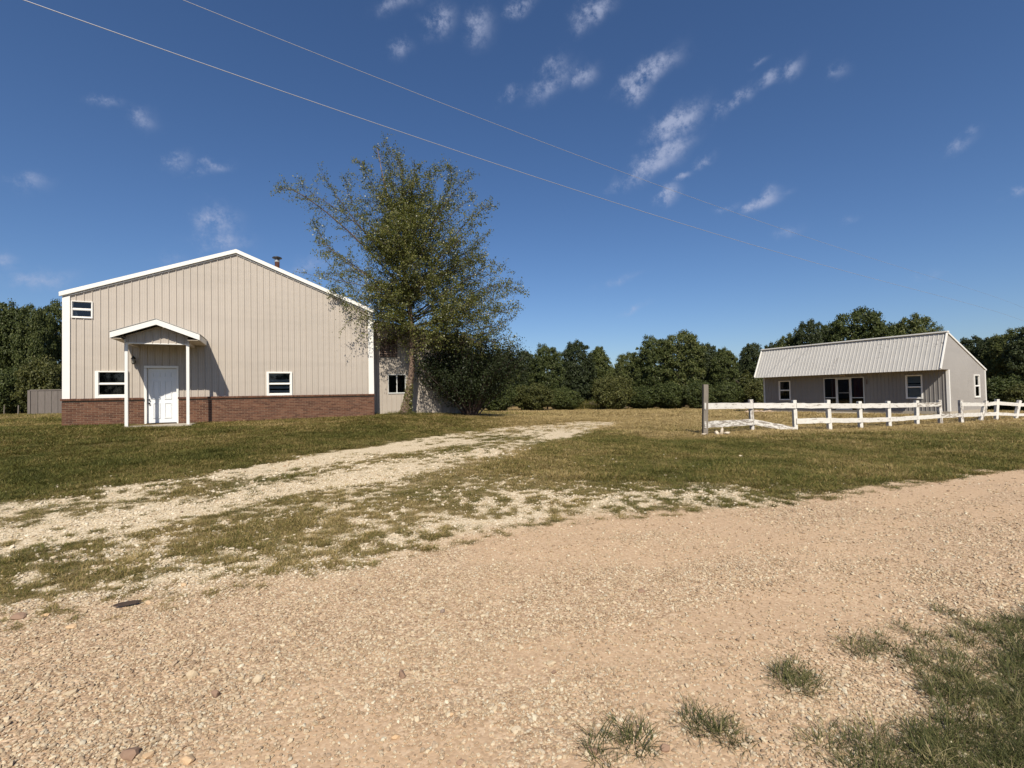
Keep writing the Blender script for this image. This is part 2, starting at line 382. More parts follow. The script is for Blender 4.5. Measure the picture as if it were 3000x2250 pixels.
def vnoise(x, y, f, s=0, octs=3):
    t = 0; a = .5; tot = 0
    for o in range(octs):
        X = x * f; Y = y * f; i = np.floor(X); j = np.floor(Y); u = X - i; v = Y - j; u = u*u*(3-2*u); v = v*v*(3-2*v)
        t = t + a * ((hash2(i,j,s+o)*(1-u) + hash2(i+1,j,s+o)*u)*(1-v) + (hash2(i,j+1,s+o)*(1-u) + hash2(i+1,j+1,s+o)*u)*v)
        tot += a; a *= .5; f *= 2.03
    return t / tot
ROAD = [(-3.63, 3.4), (-2.93, 3.57), (-2.21, 3.86), (-1.52, 4.21), (-0.72, 4.88), (0.77, 5.67), (2.09, 5.99), (3.58, 6.38), (5.75, 7.41), (9.94, 9.37)]
NEAR = [(0.98, 1.88), (1.26, 2.14), (1.75, 2.54), (2.25, 2.9), (2.8, 3.09), (3.75, 3.57)]
DU = [(-7.32, 6.84), (-6.42, 7.2), (-5.88, 8.24), (-4.59, 10.69), (-2.97, 13.75), (-0.03, 18.54), (2.0, 20.45), (8.17, 30.36)]
DL = [(-5.14, 4.81), (-4.54, 5.31), (-4.09, 5.72), (-3.19, 7.42), (-1.82, 8.39), (-0.75, 10.13), (1.56, 14.91), (4.74, 20.98), (7.93, 28.0)]
MED = [(-6.27, 5.87), (-5.59, 6.53), (-4.68, 7.7), (-3.84, 8.93), (-2.36, 10.9), (-0.03, 14.34)]
RLW = [(-1.52, 8.38), (-0.65, 8.65), (0.56, 8.31), (2.28, 8.14), (3.46, 7.57), (4.55, 7.19), (5.85, 7.54), (9.85, 9.29)]
def line(P, x):
    P = np.array(P); s0 = (P[1,1]-P[0,1])/(P[1,0]-P[0,0]); s1 = (P[-1,1]-P[-2,1])/(P[-1,0]-P[-2,0])
    y = np.interp(x, P[:,0], P[:,1]); y = np.where(x < P[0,0], P[0,1] + s0*(x-P[0,0]), y); return np.where(x > P[-1,0], P[-1,1] + s1*(x-P[-1,0]), y)
def sst(a, b, x): t = np.clip((x - a) / (b - a), 0, 1); return t*t*(3-2*t)
def along(x, y): return x * .925 + y * .38, -x * .38 + y * .925
def dusty(x, y):
    """1 where fine dust covers the stones: bands worn by wheels along the road"""
    s, t = along(x, y); d = .55 * vnoise(s * .35, t * 1.25, 1.0, 77, 3) + .45 * vnoise(s, t * 1.6, .9, 79, 3)
    d = d + .10 * np.exp(-((t - 5.0) / .35)**2) + .12 * np.exp(-(((x - 1.35) / .5)**2 + ((y - 2.45) / .22)**2)) - .07 * np.exp(-(((x + .6) / 1.6)**2 + ((y - 2.5) / .55)**2))
    return sst(.455, .62, d)
def zones(x, y):
    """grass cover 0..1, whiteness of the stone 0..1, dryness of the grass 0..1"""
    wob = (vnoise(x, y, .9, 5) - .5)
    fine = (vnoise(x, y, 3.5, 9) - .5)
    road = line(ROAD, x); du = line(DU, x); dl = line(DL, x); med = line(MED, x); rlw = line(RLW, x); near = line(NEAR, x) - .07
    sx = 1.0 / np.sqrt(1 + 1.6**2)
    yy = y + wob * .9 + fine * .35
    lawn_l = sst(-.15, .3, (yy + (vnoise(x, y, 2.2, 47, 4) - .5) * 1.8 - du) * .55) * (x < 9)
    dist = np.hypot(x, y)
    # right-hand lawn: right of the drive and beyond its lower edge
    rag = (vnoise(x, y, 2.4, 45, 4) - .5) * 1.6
    lawn_r = sst(-.2, .3, (yy + rag - rlw)) * sst(.1, -.6, (yy + rag - dl) * .5)
    drive = 1 - np.maximum(lawn_l, lawn_r)
    in_dr = (y > dl) & (y < du)
    fade = sst(19, 27, y)                                   # the drive peters out into the field
    medw = np.exp(-((y - med) / (.5 + .035 * y))**2) * sst(18, 9, y) * (x < 1.5)
    g = 1.15 * vnoise(x, y, 1.1, 21, 4)
    hi = vnoise(x, y, 3.1, 41, 4); lowf = vnoise(x, y, .75, 43, 2); h9 = vnoise(x, y, 10.0, 49, 3); pat = .20 * hi + .80 * h9 + .38 * (lowf - .5)
    c_drive = sst(.62, .70, pat + .25 * medw + .13 * sst(9, 24, y) - .03 + .05 * np.exp(-((y - dl) / .5)**2)) * .9
    mixz = sst(.46, .60, pat + .03 * np.sin(x * 1.3) + .05 * (x < -1)) * .95
    tri = np.exp(-(((x - 1.6) / 2.3)**2 + ((y - 6.7) / .8)**2))
    mixz = sst(.42, .54, pat + .035 - tri * .11 + .02 * np.sin(x * 1.3) + .02 * (x < 0) - .12 * sst(.5, -.15, yy - road)) * .88
    cov = np.where(y > dl, c_drive, mixz)
    cov = cov * (1 - lawn_l) * (1 - lawn_r) + np.maximum(lawn_l, lawn_r)
    cov = np.where(y < road - .05 + wob * .3, 0, cov)
    cov = np.maximum(cov, .62 * sst(.1, .6, (near - y) + fine * .9 + wob * 1.1))
    cov = np.maximum(cov, fade * sst(.2, .75, g + .2))
    cov = np.where((y < -3) , sst(-3.5, -5, y + wob), cov)
    cov = np.where(y > 34, 1, cov)
    white = sst(-.25, .5, yy - road - .1)
    dry = .26 + .62 * vnoise(x, y, .22, 33, 3) + .5 * (vnoise(x, y, 1.4, 35, 3) - .5)
    dry = dry + .42 * sst(12, 24, y) * sst(-6, 3, x) + .25 * np.exp(-((y - 27) / 5)**2) * sst(-4, 4, x)
    fl = np.interp(x, [6.3, 13, 19.6, 27.5], [15.8, 18.3, 20.9, 24.7]); dry = dry + .38 * np.exp(-((y - fl + .3) / 1.0)**2) * (x > 4)
    dry = dry - .25 * np.exp(-(((x - 4) / 3.5)**2 + ((y - 9) / 1.6)**2)) - .1 * (x < -4) * (y < 17)
    return np.clip(cov, 0, 1), np.clip(white, 0, 1), np.clip(dry, 0, 1)

# ------------------------------------------------------------------ ground sheet (polar grid, fine where the road is near)
th = np.concatenate([np.linspace(-math.pi, -1.05, 90, endpoint=False), np.linspace(-1.05, 1.05, 620, endpoint=False), np.linspace(1.05, math.pi, 90, endpoint=False)])
rad = np.concatenate([[0.0], np.geomspace(.25, 1.6, 14, endpoint=False), np.geomspace(1.6, 45, 330, endpoint=False), np.geomspace(45, 1500, 40)])
TT, RR = np.meshgrid(th, rad); GX = RR * np.sin(TT); GY = RR * np.cos(TT)
cov, white, dry = zones(GX, GY)
GZ = gz(GX, GY) + (vnoise(GX, GY, .5, 2) - .5) * .05 * np.clip(RR / 4, 0, 1)
GZ += (vnoise(GX, GY, 6, 4) - .5) * .010 * sst(25, 4, RR)
nr, nt = TT.shape; idx = np.arange(nr * nt).reshape(nr, nt); nx = np.roll(idx, -1, axis=1)
F = np.stack([idx[:-1], nx[:-1], nx[1:], idx[1:]], -1).reshape(-1, 4)

def ground_mat():
    m, t, b = mat('ground_surface'); n = N(t); p = n.pos()
    def at(nm):
        a = n.new('ShaderNodeAttribute'); a.attribute_name = nm; return a.outputs['Fac']
    cov, white, dry, dus = at('cover'), at('white'), at('dry'), at('dust')
    vo = n.new('ShaderNodeTexVoronoi'); vo.inputs['Scale'].default_value = 62; n.l(p, vo.inputs['Vector'])
    vo2 = n.new('ShaderNodeTexVoronoi'); vo2.inputs['Scale'].default_value = 26; n.l(p, vo2.inputs['Vector'])
    f1 = n.noise(p, 3.2, 6, .6); f2 = n.noise(p, 120, 3, .6); fb = n.noise(p, .7, 5, .6)
    sp = n.new('ShaderNodeSeparateColor'); n.l(vo.outputs['Color'], sp.inputs[0]); sp2 = n.new('ShaderNodeSeparateColor'); n.l(vo2.outputs['Color'], sp2.inputs[0])
    road = n.ramp(sp.outputs[0], [(0, (.20, .13, .078)), (.35, (.39, .268, .166)), (.7, (.50, .355, .225)), (1, (.63, .50, .35))])
    dust = n.mix(fb, (.515, .365, .225), (.445, .31, .197))
    road = n.mix(n.math('MULTIPLY_ADD', dus, .55, n.math('MULTIPLY', f1, .25)), road, dust)
    wh = n.ramp(sp.outputs[1], [(0, (.31, .235, .145)), (.3, (.49, .395, .26)), (.75, (.60, .50, .345)), (1, (.70, .61, .45))])
    wh = n.mix(n.math('MULTIPLY', n.ramp(f1, [(.45, (0,0,0)), (.7, (1,1,1))]), .5), wh, (.50, .40, .25))
    st = n.mix(white, road, wh)
    soil = n.mix(f2, (.09, .068, .032), (.24, .17, .09))
    gr = n.mix(dry, (.085, .078, .022), (.285, .20, .09))
    gr = n.mix(n.math('MULTIPLY', n.noise(p, 14, 6, .7), .7), gr, soil)
    th_ = n.math('SUBTRACT', n.math('MULTIPLY', cov, 1.6), n.math('MULTIPLY_ADD', n.noise(p, 21, 5, .75), 2.0, -.45))
    msk = n.math('MULTIPLY', n.ramp(th_, [(.0, (0,0,0)), (.25, (1,1,1))]), n.math('MULTIPLY_ADD', n.ramp(cov, [(.85, (0,0,0)), (1, (1,1,1))]), .25, .75))
    n.l(n.mix(msk, st, gr), b.inputs['Base Color']); b.inputs['Roughness'].default_value = .95; b.inputs['Specular IOR Level'].default_value = .08
    h = n.math('ADD', n.math('MULTIPLY', n.math('SUBTRACT', .5, vo.outputs['Distance']), .8), n.math('MULTIPLY', n.math('SUBTRACT', .6, vo2.outputs['Distance']), .5))
    h = n.math('ADD', n.math('MULTIPLY', h, n.ramp(n.math('ADD', f1, n.math('MULTIPLY', white, .2)), [(.35, (1,1,1)), (.72, (.5,.5,.5))])), n.math('MULTIPLY', f2, .25))
    h = n.math('MULTIPLY', h, n.math('MULTIPLY_ADD', dus, -.75, 1.0)); n.bump(h, .009, .9, b); return m
me = npmesh('ground', np.stack([GX, GY, GZ], -1).reshape(-1, 3), F, ground_mat(), smooth=True)
for nm, a in (('cover', cov), ('white', white), ('dry', dry), ('dust', dusty(GX, GY))):
    me.attributes.new(nm, 'FLOAT', 'POINT').data.foreach_set('value', a.ravel().astype(np.float32))
tag(link('ground', me), kind='structure')
# ------------------------------------------------------------------ ribbed metal sheets
def ribbed(parent, name, matl, x0, x1, zbot, ztop, pitch, phase, y=0.0, ribh=.028, ribw=.040, per=4, openings=(), wrap=None, minor=.0035, thick_edge=True):
    """sheets of ribbed steel in the local x-z plane facing -y; one object per sheet; openings (xa,xb,za,zb) are cut out.
    wrap maps (x,z,offset outwards) to a point, for roofs."""
    W = wrap or (lambda x, z, o: (x, y - o, z))
    k0 = math.floor((x0 - phase) / pitch) - 1; k1 = math.ceil((x1 - phase) / pitch) + 1
    prof = []
    for k in range(k0, k1 + 1):
        c = phase + k * pitch
        prof += [(c - ribw/2, 0), (c - ribw*.24, ribh), (c + ribw*.24, ribh), (c + ribw/2, 0)]
        if minor:
            for q in (.34, .66): m = c + pitch * q; prof += [(m - .018, 0), (m - .008, minor), (m + .008, minor), (m + .018, 0)]
    prof.sort()
    def off(x):
        for (a, oa), (b, ob) in zip(prof, prof[1:]):
            if a <= x <= b: return oa + (ob - oa) * (x - a) / max(b - a, 1e-9)
        return 0
    cuts = sorted(set([x0, x1] + [e for o in openings for e in o[:2] if x0 < e < x1]))
    seams = [phase + (k + .10) * pitch for k in range(k0, k1 + 1) if (k - k0) % per == 0]
    bounds = [x0] + [s for s in seams if x0 + .06 < s < x1 - .06] + [x1]
    for a, b in zip(bounds, bounds[1:]):
        xs = sorted(set([a, b] + [p for p, _ in prof if a < p < b] + [c for c in cuts if a < c < b]))
        m = MB()
        for xa, xb in zip(xs, xs[1:]):
            if xb - xa < 1e-5: continue
            xm = (xa + xb) / 2; oa, ob = off(xa), off(xb)
            segs = [(None, None)]
            zs = []
            for (oa_, ob_, za, zb) in sorted(openings, key=lambda o: o[2]):
                if oa_ < xm < ob_: zs.append((za, zb))
            lo = 'b'; prev = None
            pieces = []
            cur = 'bot'
            for za, zb in zs: pieces.append((cur, za)); cur = zb
            pieces.append((cur, 'top'))
            for p, q in pieces:
                def zz(v, x): return zbot(x) if v == 'bot' else ztop(x) if v == 'top' else v
                if isinstance(p, float) and isinstance(q, float) and q <= p: continue
                if p != 'bot' and q != 'top' or True:
                    if zz(q, xm) - zz(p, xm) <= 1e-4: continue
                m.add([W(xa, zz(p, xa), oa), W(xb, zz(p, xb), ob), W(xb, zz(q, xb), ob), W(xa, zz(q, xa), oa)], [(0, 1, 2, 3)])
        # turned side edge of the overlapping sheet
        o_ = off(b) + .0
        m.add([W(b, zbot(b), o_), W(b, zbot(b), -.012), W(b, ztop(b), -.012), W(b, ztop(b), o_)], [(0, 1, 2, 3)])
        if m.f: m.build(name, matl, parent)
def dark_room(name, parent, x0, x1, y0, y1, z0, z1, m=None):
    """open-fronted dark recess behind a window"""
    b = MB(); b.add([(x0,y0,z0),(x1,y0,z0),(x1,y0,z1),(x0,y0,z1),(x0,y1,z0),(x1,y1,z0),(x1,y1,z1),(x0,y1,z1)],
                    [(4,5,6,7),(0,4,7,3),(1,2,6,5),(0,1,5,4),(3,7,6,2)])
    return b.build(name, m or M['glassdark'], parent)
def window(parent, x0, x1, z0, z1, y=-.02, fw=(.05,.05,.05,.07), mull=None, vert=False, mt=None, blind=None, depth=.35, proud=.035, sash=.025):
    """double-hung window: frame (left,right,top,bottom widths), meeting rail, two panes"""
    mt = mt or M['white_trim']; l, r, t, bt = fw
    m = MB(); ya, yb = y - proud, y + .05
    m.box(x0, x1, ya, yb, z1 - t, z1); m.box(x0, x1, ya, yb, z0, z0 + bt)
    m.box(x0, x0 + l, ya, yb, z0 + bt, z1 - t); m.box(x1 - r, x1, ya, yb, z0 + bt, z1 - t)
    fr = m.build('window', mt, parent)
    a, b, c, d = x0 + l, x1 - r, z0 + bt, z1 - t
    def ch(name, mb, mm): o = mb.build(name, mm, fr); return o
    q = MB()
    if vert:
        mm = mull if mull is not None else (a + b) / 2
        q.box(mm - .018, mm + .018, ya + .012, yb - .005, c, d); ch('mullion', q, mt); panes = [(a, mm - .018, c, d), (mm + .018, b, c, d)]
    else:
        mm = mull if mull is not None else (c + d) / 2
        q.box(a, b, ya + .012, yb - .005, mm - .022, mm + .022); ch('meeting_rail', q, mt); panes = [(a, b, c, mm - .022), (a, b, mm + .022, d)]
    for i, (pa, pb, pc, pd) in enumerate(panes):
        s = MB(); yp = y + (.02 if i else .0)
        s.box(pa, pb, yp - .008, yp + .01, pc, pc + sash); s.box(pa, pb, yp - .008, yp + .01, pd - sash * .6, pd)
        s.box(pa, pa + sash * .7, yp - .008, yp + .01, pc + sash, pd - sash * .6); s.box(pb - sash * .7, pb, yp - .008, yp + .01, pc + sash, pd - sash * .6); ch('sash', s, mt)
        g = MB(); g.poly([(pa, yp, pc), (pb, yp, pc), (pb, yp, pd), (pa, yp, pd)]); ch('pane', g, M['glass'])
    rm = dark_room('window_recess', parent, x0 + .01, x1 - .01, y + .045, y + depth, z0 + .01, z1 - .01)
    if blind:
        for (za, zb) in blind:
            bb = MB(); z = zb
            while z > za + .01: bb.add([(a, y + .05, z - .022), (b, y + .05, z - .022), (b, y + .06, z), (a, y + .06, z)], [(0, 1, 2, 3)]); z -= .024
            ch('window_blind', bb, M['blind'])
    return fr

# ------------------------------------------------------------------ the large tan metal building
GB = -.95
B1Z = ZO
b1 = empty('metal_building', (-15.828, 16.868, B1Z), .4533, 'large tan metal building with brick skirt, white rake trim and small gabled porch', 'building')
W1_, ZE, ZR, ZK = 10.677, 3.957, 6.064, .185
D1 = 15.0
def gab(x, top=0.0): return ZE + (ZR - ZE) * (1 - abs(x - W1_/2) / (W1_/2)) + top
door_o = (2.324, 3.392, -2.0, 1.377)
wins1 = [(.231, .827, 3.069, 3.678), (.894, 1.858, .194, 1.175), (6.388, 7.347, .181, 1.165)]
ribbed(b1, 'siding_panel', M['siding'], .01, W1_ - .01, lambda x: .14, lambda x: gab(x, -.03), .2286, .3492, y=0,
       openings=[(a + .01, b - .01, c + .01, d - .01) for a, b, c, d in wins1] + [(2.335, 3.381, -2.0, 1.366)])
m = MB()                                            # structure behind: side walls, rear wall and a dark lining
m.add([(0,.02,GB-.3),(0,.02,ZE-.05),(0,D1,ZE-.05),(0,D1,GB-.3)], [(0,1,2,3)]); m.add([(W1_,.02,GB-.3),(W1_,.02,ZE-.05),(W1_,D1,ZE-.05),(W1_,D1,GB-.3)], [(3,2,1,0)])
m.add([(0,D1,GB-.3),(0,D1,ZE-.05),(W1_/2,D1,ZR-.08),(W1_,D1,ZE-.05),(W1_,D1,GB-.3)], [(0,1,2,3,4)]); m.build('wall', M['siding'], b1)
# roof sheets with standing overhang
for s in (-1, 1):
    m = MB(); xe = -.09 if s < 0 else W1_ + .09; ze = gab(0) - .09 * (ZR-ZE)/(W1_/2); xr = W1_/2
    m.add([(xe, -.09, ze+.02), (xr, -.09, ZR+.02), (xr, D1+.1, ZR+.02), (xe, D1+.1, ze+.02), (xe, -.09, ze-.01), (xr, -.09, ZR-.01), (xr, D1+.1, ZR-.01), (xe, D1+.1, ze-.01)],
          [(0,1,2,3),(4,7,6,5),(0,4,5,1),(0,3,7,4),(3,2,6,7)]); m.build('roof', M['white_trim'], b1)
# rake boards: white face, lower lip
for s in (-1, 1):
    xe = -.08 if s < 0 else W1_ + .08; ze = gab(0) - .08 * (ZR-ZE)/(W1_/2); xr = W1_/2
    m = MB(); m.add([(xe,-.11,ze-.12),(xr,-.11,ZR-.12),(xr,-.11,ZR+.03),(xe,-.11,ze+.03),(xe,-.02,ze-.12),(xr,-.02,ZR-.12),(xr,-.02,ZR+.03),(xe,-.02,ze+.03)],
                    [(0,1,2,3),(4,7,6,5),(0,4,5,1),(3,2,6,7),(0,3,7,4)]); m.build('rake_trim', M['white_trim'], b1)
    m = MB(); xq = 0 if s < 0 else W1_; zq = gab(0)
    m.add([(xq,-.045,zq-.185),(xr,-.045,ZR-.185),(xr,-.045,ZR-.145),(xq,-.045,zq-.145),(xq,-.02,zq-.185),(xr,-.02,ZR-.185)], [(0,1,2,3),(0,4,5,1)]); m.build('rake_flashing', M['white_trim'], b1)
for a, b in ((-.01, .20), (W1_ - .215, W1_ + .01)):
    box('corner_trim', M['white_trim'], b1, a, b, -.045, .05, ZK - .01, ZE - .06 + (.04 if a < 0 else .03))
# flue pipe
fl = MB(); 
def b1pt(x, y, z): return (x, y, z)
FX, FY = 6.82, 2.0
fz = gab(FX)
fl.tube([(FX, FY, fz - .2), (FX, FY, fz + .80)], .10, 14); pipe = fl.build('flue_pipe', M['rust'], b1, True)
q = MB(); q.tube([(FX, FY, fz + .78), (FX, FY, fz + .92)], .106, 14); q.build('band', M['galv'], pipe, True)
q = MB(); q.tube([(FX, FY, fz + .92), (FX, FY, fz + .96), (FX, FY, fz + 1.0), (FX, FY, fz + 1.05)], [.10, .21, .19, .05], 16); q.build('cap', M['blackmetal'], pipe)
for a, b, c, d, fw, ml, bl in ((*wins1[0], (.025,.03,.025,.035), None, None), (*wins1[1], (.10,.07,.04,.10), .705, None), (*wins1[2], (.085,.075,.06,.075), .66, [(.30, .40), (.47, .56), (.75, .84)])):
    window(b1, a, b, c, d, fw=fw, mull=ml, blind=bl, proud=.05 if a > .5 else .03)
q = MB(); q.poly([(.27, .12, 3.12), (.38, .12, 3.12), (.34, .10, 3.36), (.27, .10, 3.37)]); q.build('window_curtain', M['blind'], b1)
# brick skirt: courses of single bricks on a recessed mortar wall
zb0 = GB; course = .0667; ncr = 16
def mortar(x0, x1):
    m = MB(); m.box(x0, x1, -.086, .03, zb0 - .25, ZK - .075); m.build('mortar_wall', M['mortar'], b1)
mortar(.0, 2.325); mortar(3.391, W1_)
bme = bpy.data.meshes.new('brick'); bb = bmesh.new(); bmesh.ops.create_cube(bb, size=1)
for v in bb.verts: v.co = Vector((v.co.x * .190, v.co.y * .05, v.co.z * .052))
bb.to_mesh(bme); bb.free(); bme.materials.append(M['brick'])
bricks = []
rb = random.Random(5)
for c in range(ncr):
    z = zb0 - .06 + c * course + .028
    if z > ZK - .105: break
    x = -.008 - (.102 if c % 2 else 0)
    while x < W1_:
        a, b = max(x, -.008), min(x + .194, W1_ + .008)
        for lo, hi in ((-.01, 2.324), (3.392, W1_ + .01)):
            p, q2 = max(a, lo), min(b, hi)
            if q2 - p > .03: bricks.append(((p + q2) / 2, z, q2 - p))
        x += .204
front = sorted([b for b in bricks if b[1] > -.86], key=lambda b: b[0])
single = front[:300]; rest = front[300:] + [b for b in bricks if b[1] <= -.86]
for x, z, w in single:
    o = bpy.data.objects.new('brick', bme); COL.objects.link(o); o.parent = b1
    o.location = (x, -.068 + rb.uniform(-.003, .003), z); o.scale = (w / .194, 1, 1)
m = MB()
for x, z, w in rest: yo = rb.uniform(-.003, .003); m.box(x - w/2, x + w/2, -.093 + yo, -.043 + yo, z - .026, z + .026)
tag(m.build('brickwork', M['brick'], b1), kind='stuff')
for lo, hi in ((-.03, 2.33), (3.386, W1_ + .03)):
    m = MB(); x = lo
    while x < hi - .02: m.box(x, min(x + .062, hi), -.15, -.012, ZK - .07 + rb.uniform(-.002, .002), ZK + rb.uniform(-.003, .003)); x += .071
    m.mi = 0; tag(m.build('brick_ledge', M['brick'], b1), kind='stuff')
    box('mortar_bed', M['mortar'], b1, lo + .006, hi - .006, -.138, -.012, ZK - .066, ZK - .012)
# entrance door
dr = box('door', M['door_white'], b1, 2.415, 3.317, .055, .10, -.77, 1.279)
def inset(x0, x1, z0, z1):
    m = MB(); m.box(x0, x1, .047, .056, z0, z1); m.box(x0 + .035, x1 - .035, .040, .048, z0 + .035, z1 - .035)
    return m
for xa, xb in ((2.575, 2.80), (2.935, 3.16)):
    for za, zb in ((-.60, -.02), (.12, .82), (.95, 1.14)):
        # raised moulding ring and field
        m = MB(); r_ = .026
        m.box(xa, xb, .033, .056, zb - r_, zb); m.box(xa, xb, .033, .056, za, za + r_); m.box(xa, xa + r_, .033, .056, za + r_, zb - r_); m.box(xb - r_, xb, .033, .056, za + r_, zb - r_)
        m.box(xa + .045, xb - .045, .047, .056, za + .045, zb - .045); m.build('door_panel', M['door_white'], dr)
for z, r_ in ((.10, .026), (-.035, .033)):
    q = MB(); q.tube([(2.468, .056, z), (2.468, .03, z), (2.468, -.01, z)], [.03, .018, r_], 12); q.build('deadbolt' if z > 0 else 'knob', M['blackmetal'], dr, True)
m = MB(); m.box(2.324, 2.405, -.06, .12, -.85, 1.279); m.box(3.327, 3.392, -.06, .12, -.85, 1.279); m.box(2.324, 3.392, -.06, .12, 1.289, 1.377); m.build('door_frame', M['white_trim'], b1)
box('door_header_shadow_gap', M['blackmetal'], b1, 2.405, 3.327, .07, .12, 1.279, 1.289)
box('door_sill', M['dark_wood'], b1, 2.40, 3.33, -.10, .12, -.83, -.775)
# brick return beside the door opening is the mortar wall end; stoop in front
m = MB(); m.box(2.0, 4.02, -1.62, -.10, -1.15, -.815); m.build('doorstep', M['concrete'], b1)
# porch
pc = 3.046; PD = 1.5; RD = 1.9
def rz(x, base): return base + .50 * (1 - abs(x - pc) / 1.268)
for a, b in ((2.08, 2.168), (3.853, 3.943)):
    box('porch_post', M['white_trim'], b1, a, b, -PD, -PD + .09, -.95, 2.05)
box('porch_beam', M['white_trim'], b1, 2.08, 3.943, -PD - .01, -PD + .10, 2.05, 2.085)
for a, b in ((2.08, 2.12), (3.905, 3.943)): box('porch_gable_trim', M['white_dull'], b1, a, b, -PD - .03, -PD, 2.085, 2.20)
ribbed(b1, 'porch_gable_panel', M['siding'], 2.121, 3.904, lambda x: 2.085, lambda x: rz(x, 2.185), .2286, .3492, y=-PD, per=20)
for s in (-1, 1):
    xe = pc + s * 1.268; m = MB()
    m.add([(xe,-RD,2.19),(pc,-RD,2.69),(pc,-RD,2.895),(xe,-RD,2.395),(xe,-RD+.03,2.19),(pc,-RD+.03,2.69),(pc,-RD+.03,2.895),(xe,-RD+.03,2.395)],
          [(0,1,2,3),(4,7,6,5),(0,4,5,1),(3,2,6,7),(0,3,7,4)]); m.build('porch_fascia', M['white_trim'], b1)
    m = MB()
    m.add([(xe+s*.02,-RD-.02,2.405),(pc,-RD-.02,2.905),(pc,-.03,2.905),(xe+s*.02,-.03,2.405),(xe+s*.02,-RD-.02,2.39),(pc,-RD-.02,2.89),(pc,-.03,2.89),(xe+s*.02,-.03,2.39)],
          [(0,1,2,3),(4,7,6,5),(0,4,5,1),(0,3,7,4)]); m.build('porch_roof', M['roof'], b1)
    box('porch_side_fascia', M['white_trim'], b1, xe, xe - s * .02, -RD + .03, -.03, 2.19, 2.39)
    xi = 2.08 if s < 0 else 3.943
    box('porch_soffit', M['soffit'], b1, xe - s * .02, xi, -RD + .03, -.03, 2.175, 2.19)
    box('porch_side_beam', M['siding'], b1, xi, xi - s * .10, -PD + .10, -.03, 2.06, 2.175)
box('porch_ceiling', M['siding'], b1, 2.18, 3.843, -PD + .1, -.03, 2.15, 2.17)
# lantern on the wall
ln = empty('wall_lantern', (0, 0, 0), 0, 'small black carriage lantern on the siding left of the white door', 'lantern')
ln.parent = None
from mathutils import Euler
Mb1 = Matrix.Translation(b1.location) @ Matrix.Rotation(.4533, 4, 'Z')
ln.location = Mb1 @ Vector((2.03, -.03, 1.42)); ln.rotation_euler = (0, 0, .4533)
q = MB(); q.tube([(0, 0, .10), (0, -.02, .10)], .05, 12); q.tube([(0, 0, .12), (0, -.07, .17), (0, -.12, .12)], .009, 6); q.build('bracket', M['blackmetal'], ln)
q = MB(); q.tube([(0,-.12,.0),(0,-.12,.03),(0,-.12,.04)], [.03,.045,.055], 6); q.tube([(0,-.12,.20),(0,-.12,.235),(0,-.12,.28),(0,-.12,.32)], [.085,.075,.03,.008], 6)
for k in range(6):
    a = k * math.pi / 3; q.bar((.05*math.cos(a), -.12+.05*math.sin(a), .035), (.075*math.cos(a), -.12+.075*math.sin(a), .205), .008, .008)
q.build('lantern_cage', M['blackmetal'], ln)
q = MB(); q.tube([(0,-.12,.04),(0,-.12,.20)], [.045,.068], 6); q.build('glass_shade', M['lampglass'], ln)

# ------------------------------------------------------------------ wing behind the birch (parallel, set back)
b3 = empty('building_wing', tuple(Mb1 @ Vector((10.69, 1.2, 0))), .4533, 'low tan metal wing set back behind the birch and the bush', 'building')
W3 = 5.25
def wt3(x): return 3.74 - .152 * x
ribbed(b3, 'siding_panel', M['siding'], 0, W3, lambda x: -1.3, lambda x: wt3(x), .2286, .12, y=0, openings=[(.875, 1.71, .20, 1.11)])
m = MB(); m.add([(W3,0,-1.3),(W3,9,-1.3),(W3,9,wt3(W3)),(W3,0,wt3(W3))], [(0,1,2,3)]); m.add([(0,9,-1.3),(W3,9,-1.3),(W3,9,wt3(W3)),(0,9,wt3(0))], [(3,2,1,0)]); m.build('wall', M['siding'], b3)
m = MB(); m.add([(-.0,-.06,wt3(0)+.02),(W3+.08,-.06,wt3(W3)+.02),(W3+.08,9,wt3(W3)+.02),(0,9,wt3(0)+.02),(-.0,-.06,wt3(0)-.06),(W3+.08,-.06,wt3(W3)-.06),(W3+.08,9,wt3(W3)-.06),(0,9,wt3(0)-.06)],
    [(0,1,2,3),(0,4,5,1),(1,5,6,2)]); m.build('roof', M['soffit'], b3)
window(b3, .87, 1.715, .189, 1.117, fw=(.02,.02,.03,.04), vert=True, mt=M['white_dull'], proud=.02, sash=.012)
lv = MB(); lv.box(.50,.53,-.06,.0,1.96,2.83); lv.box(1.30,1.33,-.06,0,1.96,2.83); lv.box(.53,1.30,-.06,0,2.80,2.83); lv.box(.53,1.30,-.06,0,1.96,1.99); lo = lv.build('louvre_vent', M['louvre'], b3)
for k in range(9):
    z = 2.0 + k * .09; q = MB(); q.add([(.53,-.055,z),(1.30,-.055,z),(1.30,-.005,z+.075),(.53,-.005,z+.075),(.53,-.048,z-.006),(1.30,-.048,z-.006)], [(0,1,2,3),(0,4,5,1)]); q.build('slat', M['louvre'], lo)
box('louvre_backing', M['glassdark'], b3, .53, 1.30, -.004, .0, 1.99, 2.80)
# low white door/vent plate beside trunk
box('siding_base_trim', M['white_dull'], b3, 0, W3, -.02, .0, -1.0, -.98)

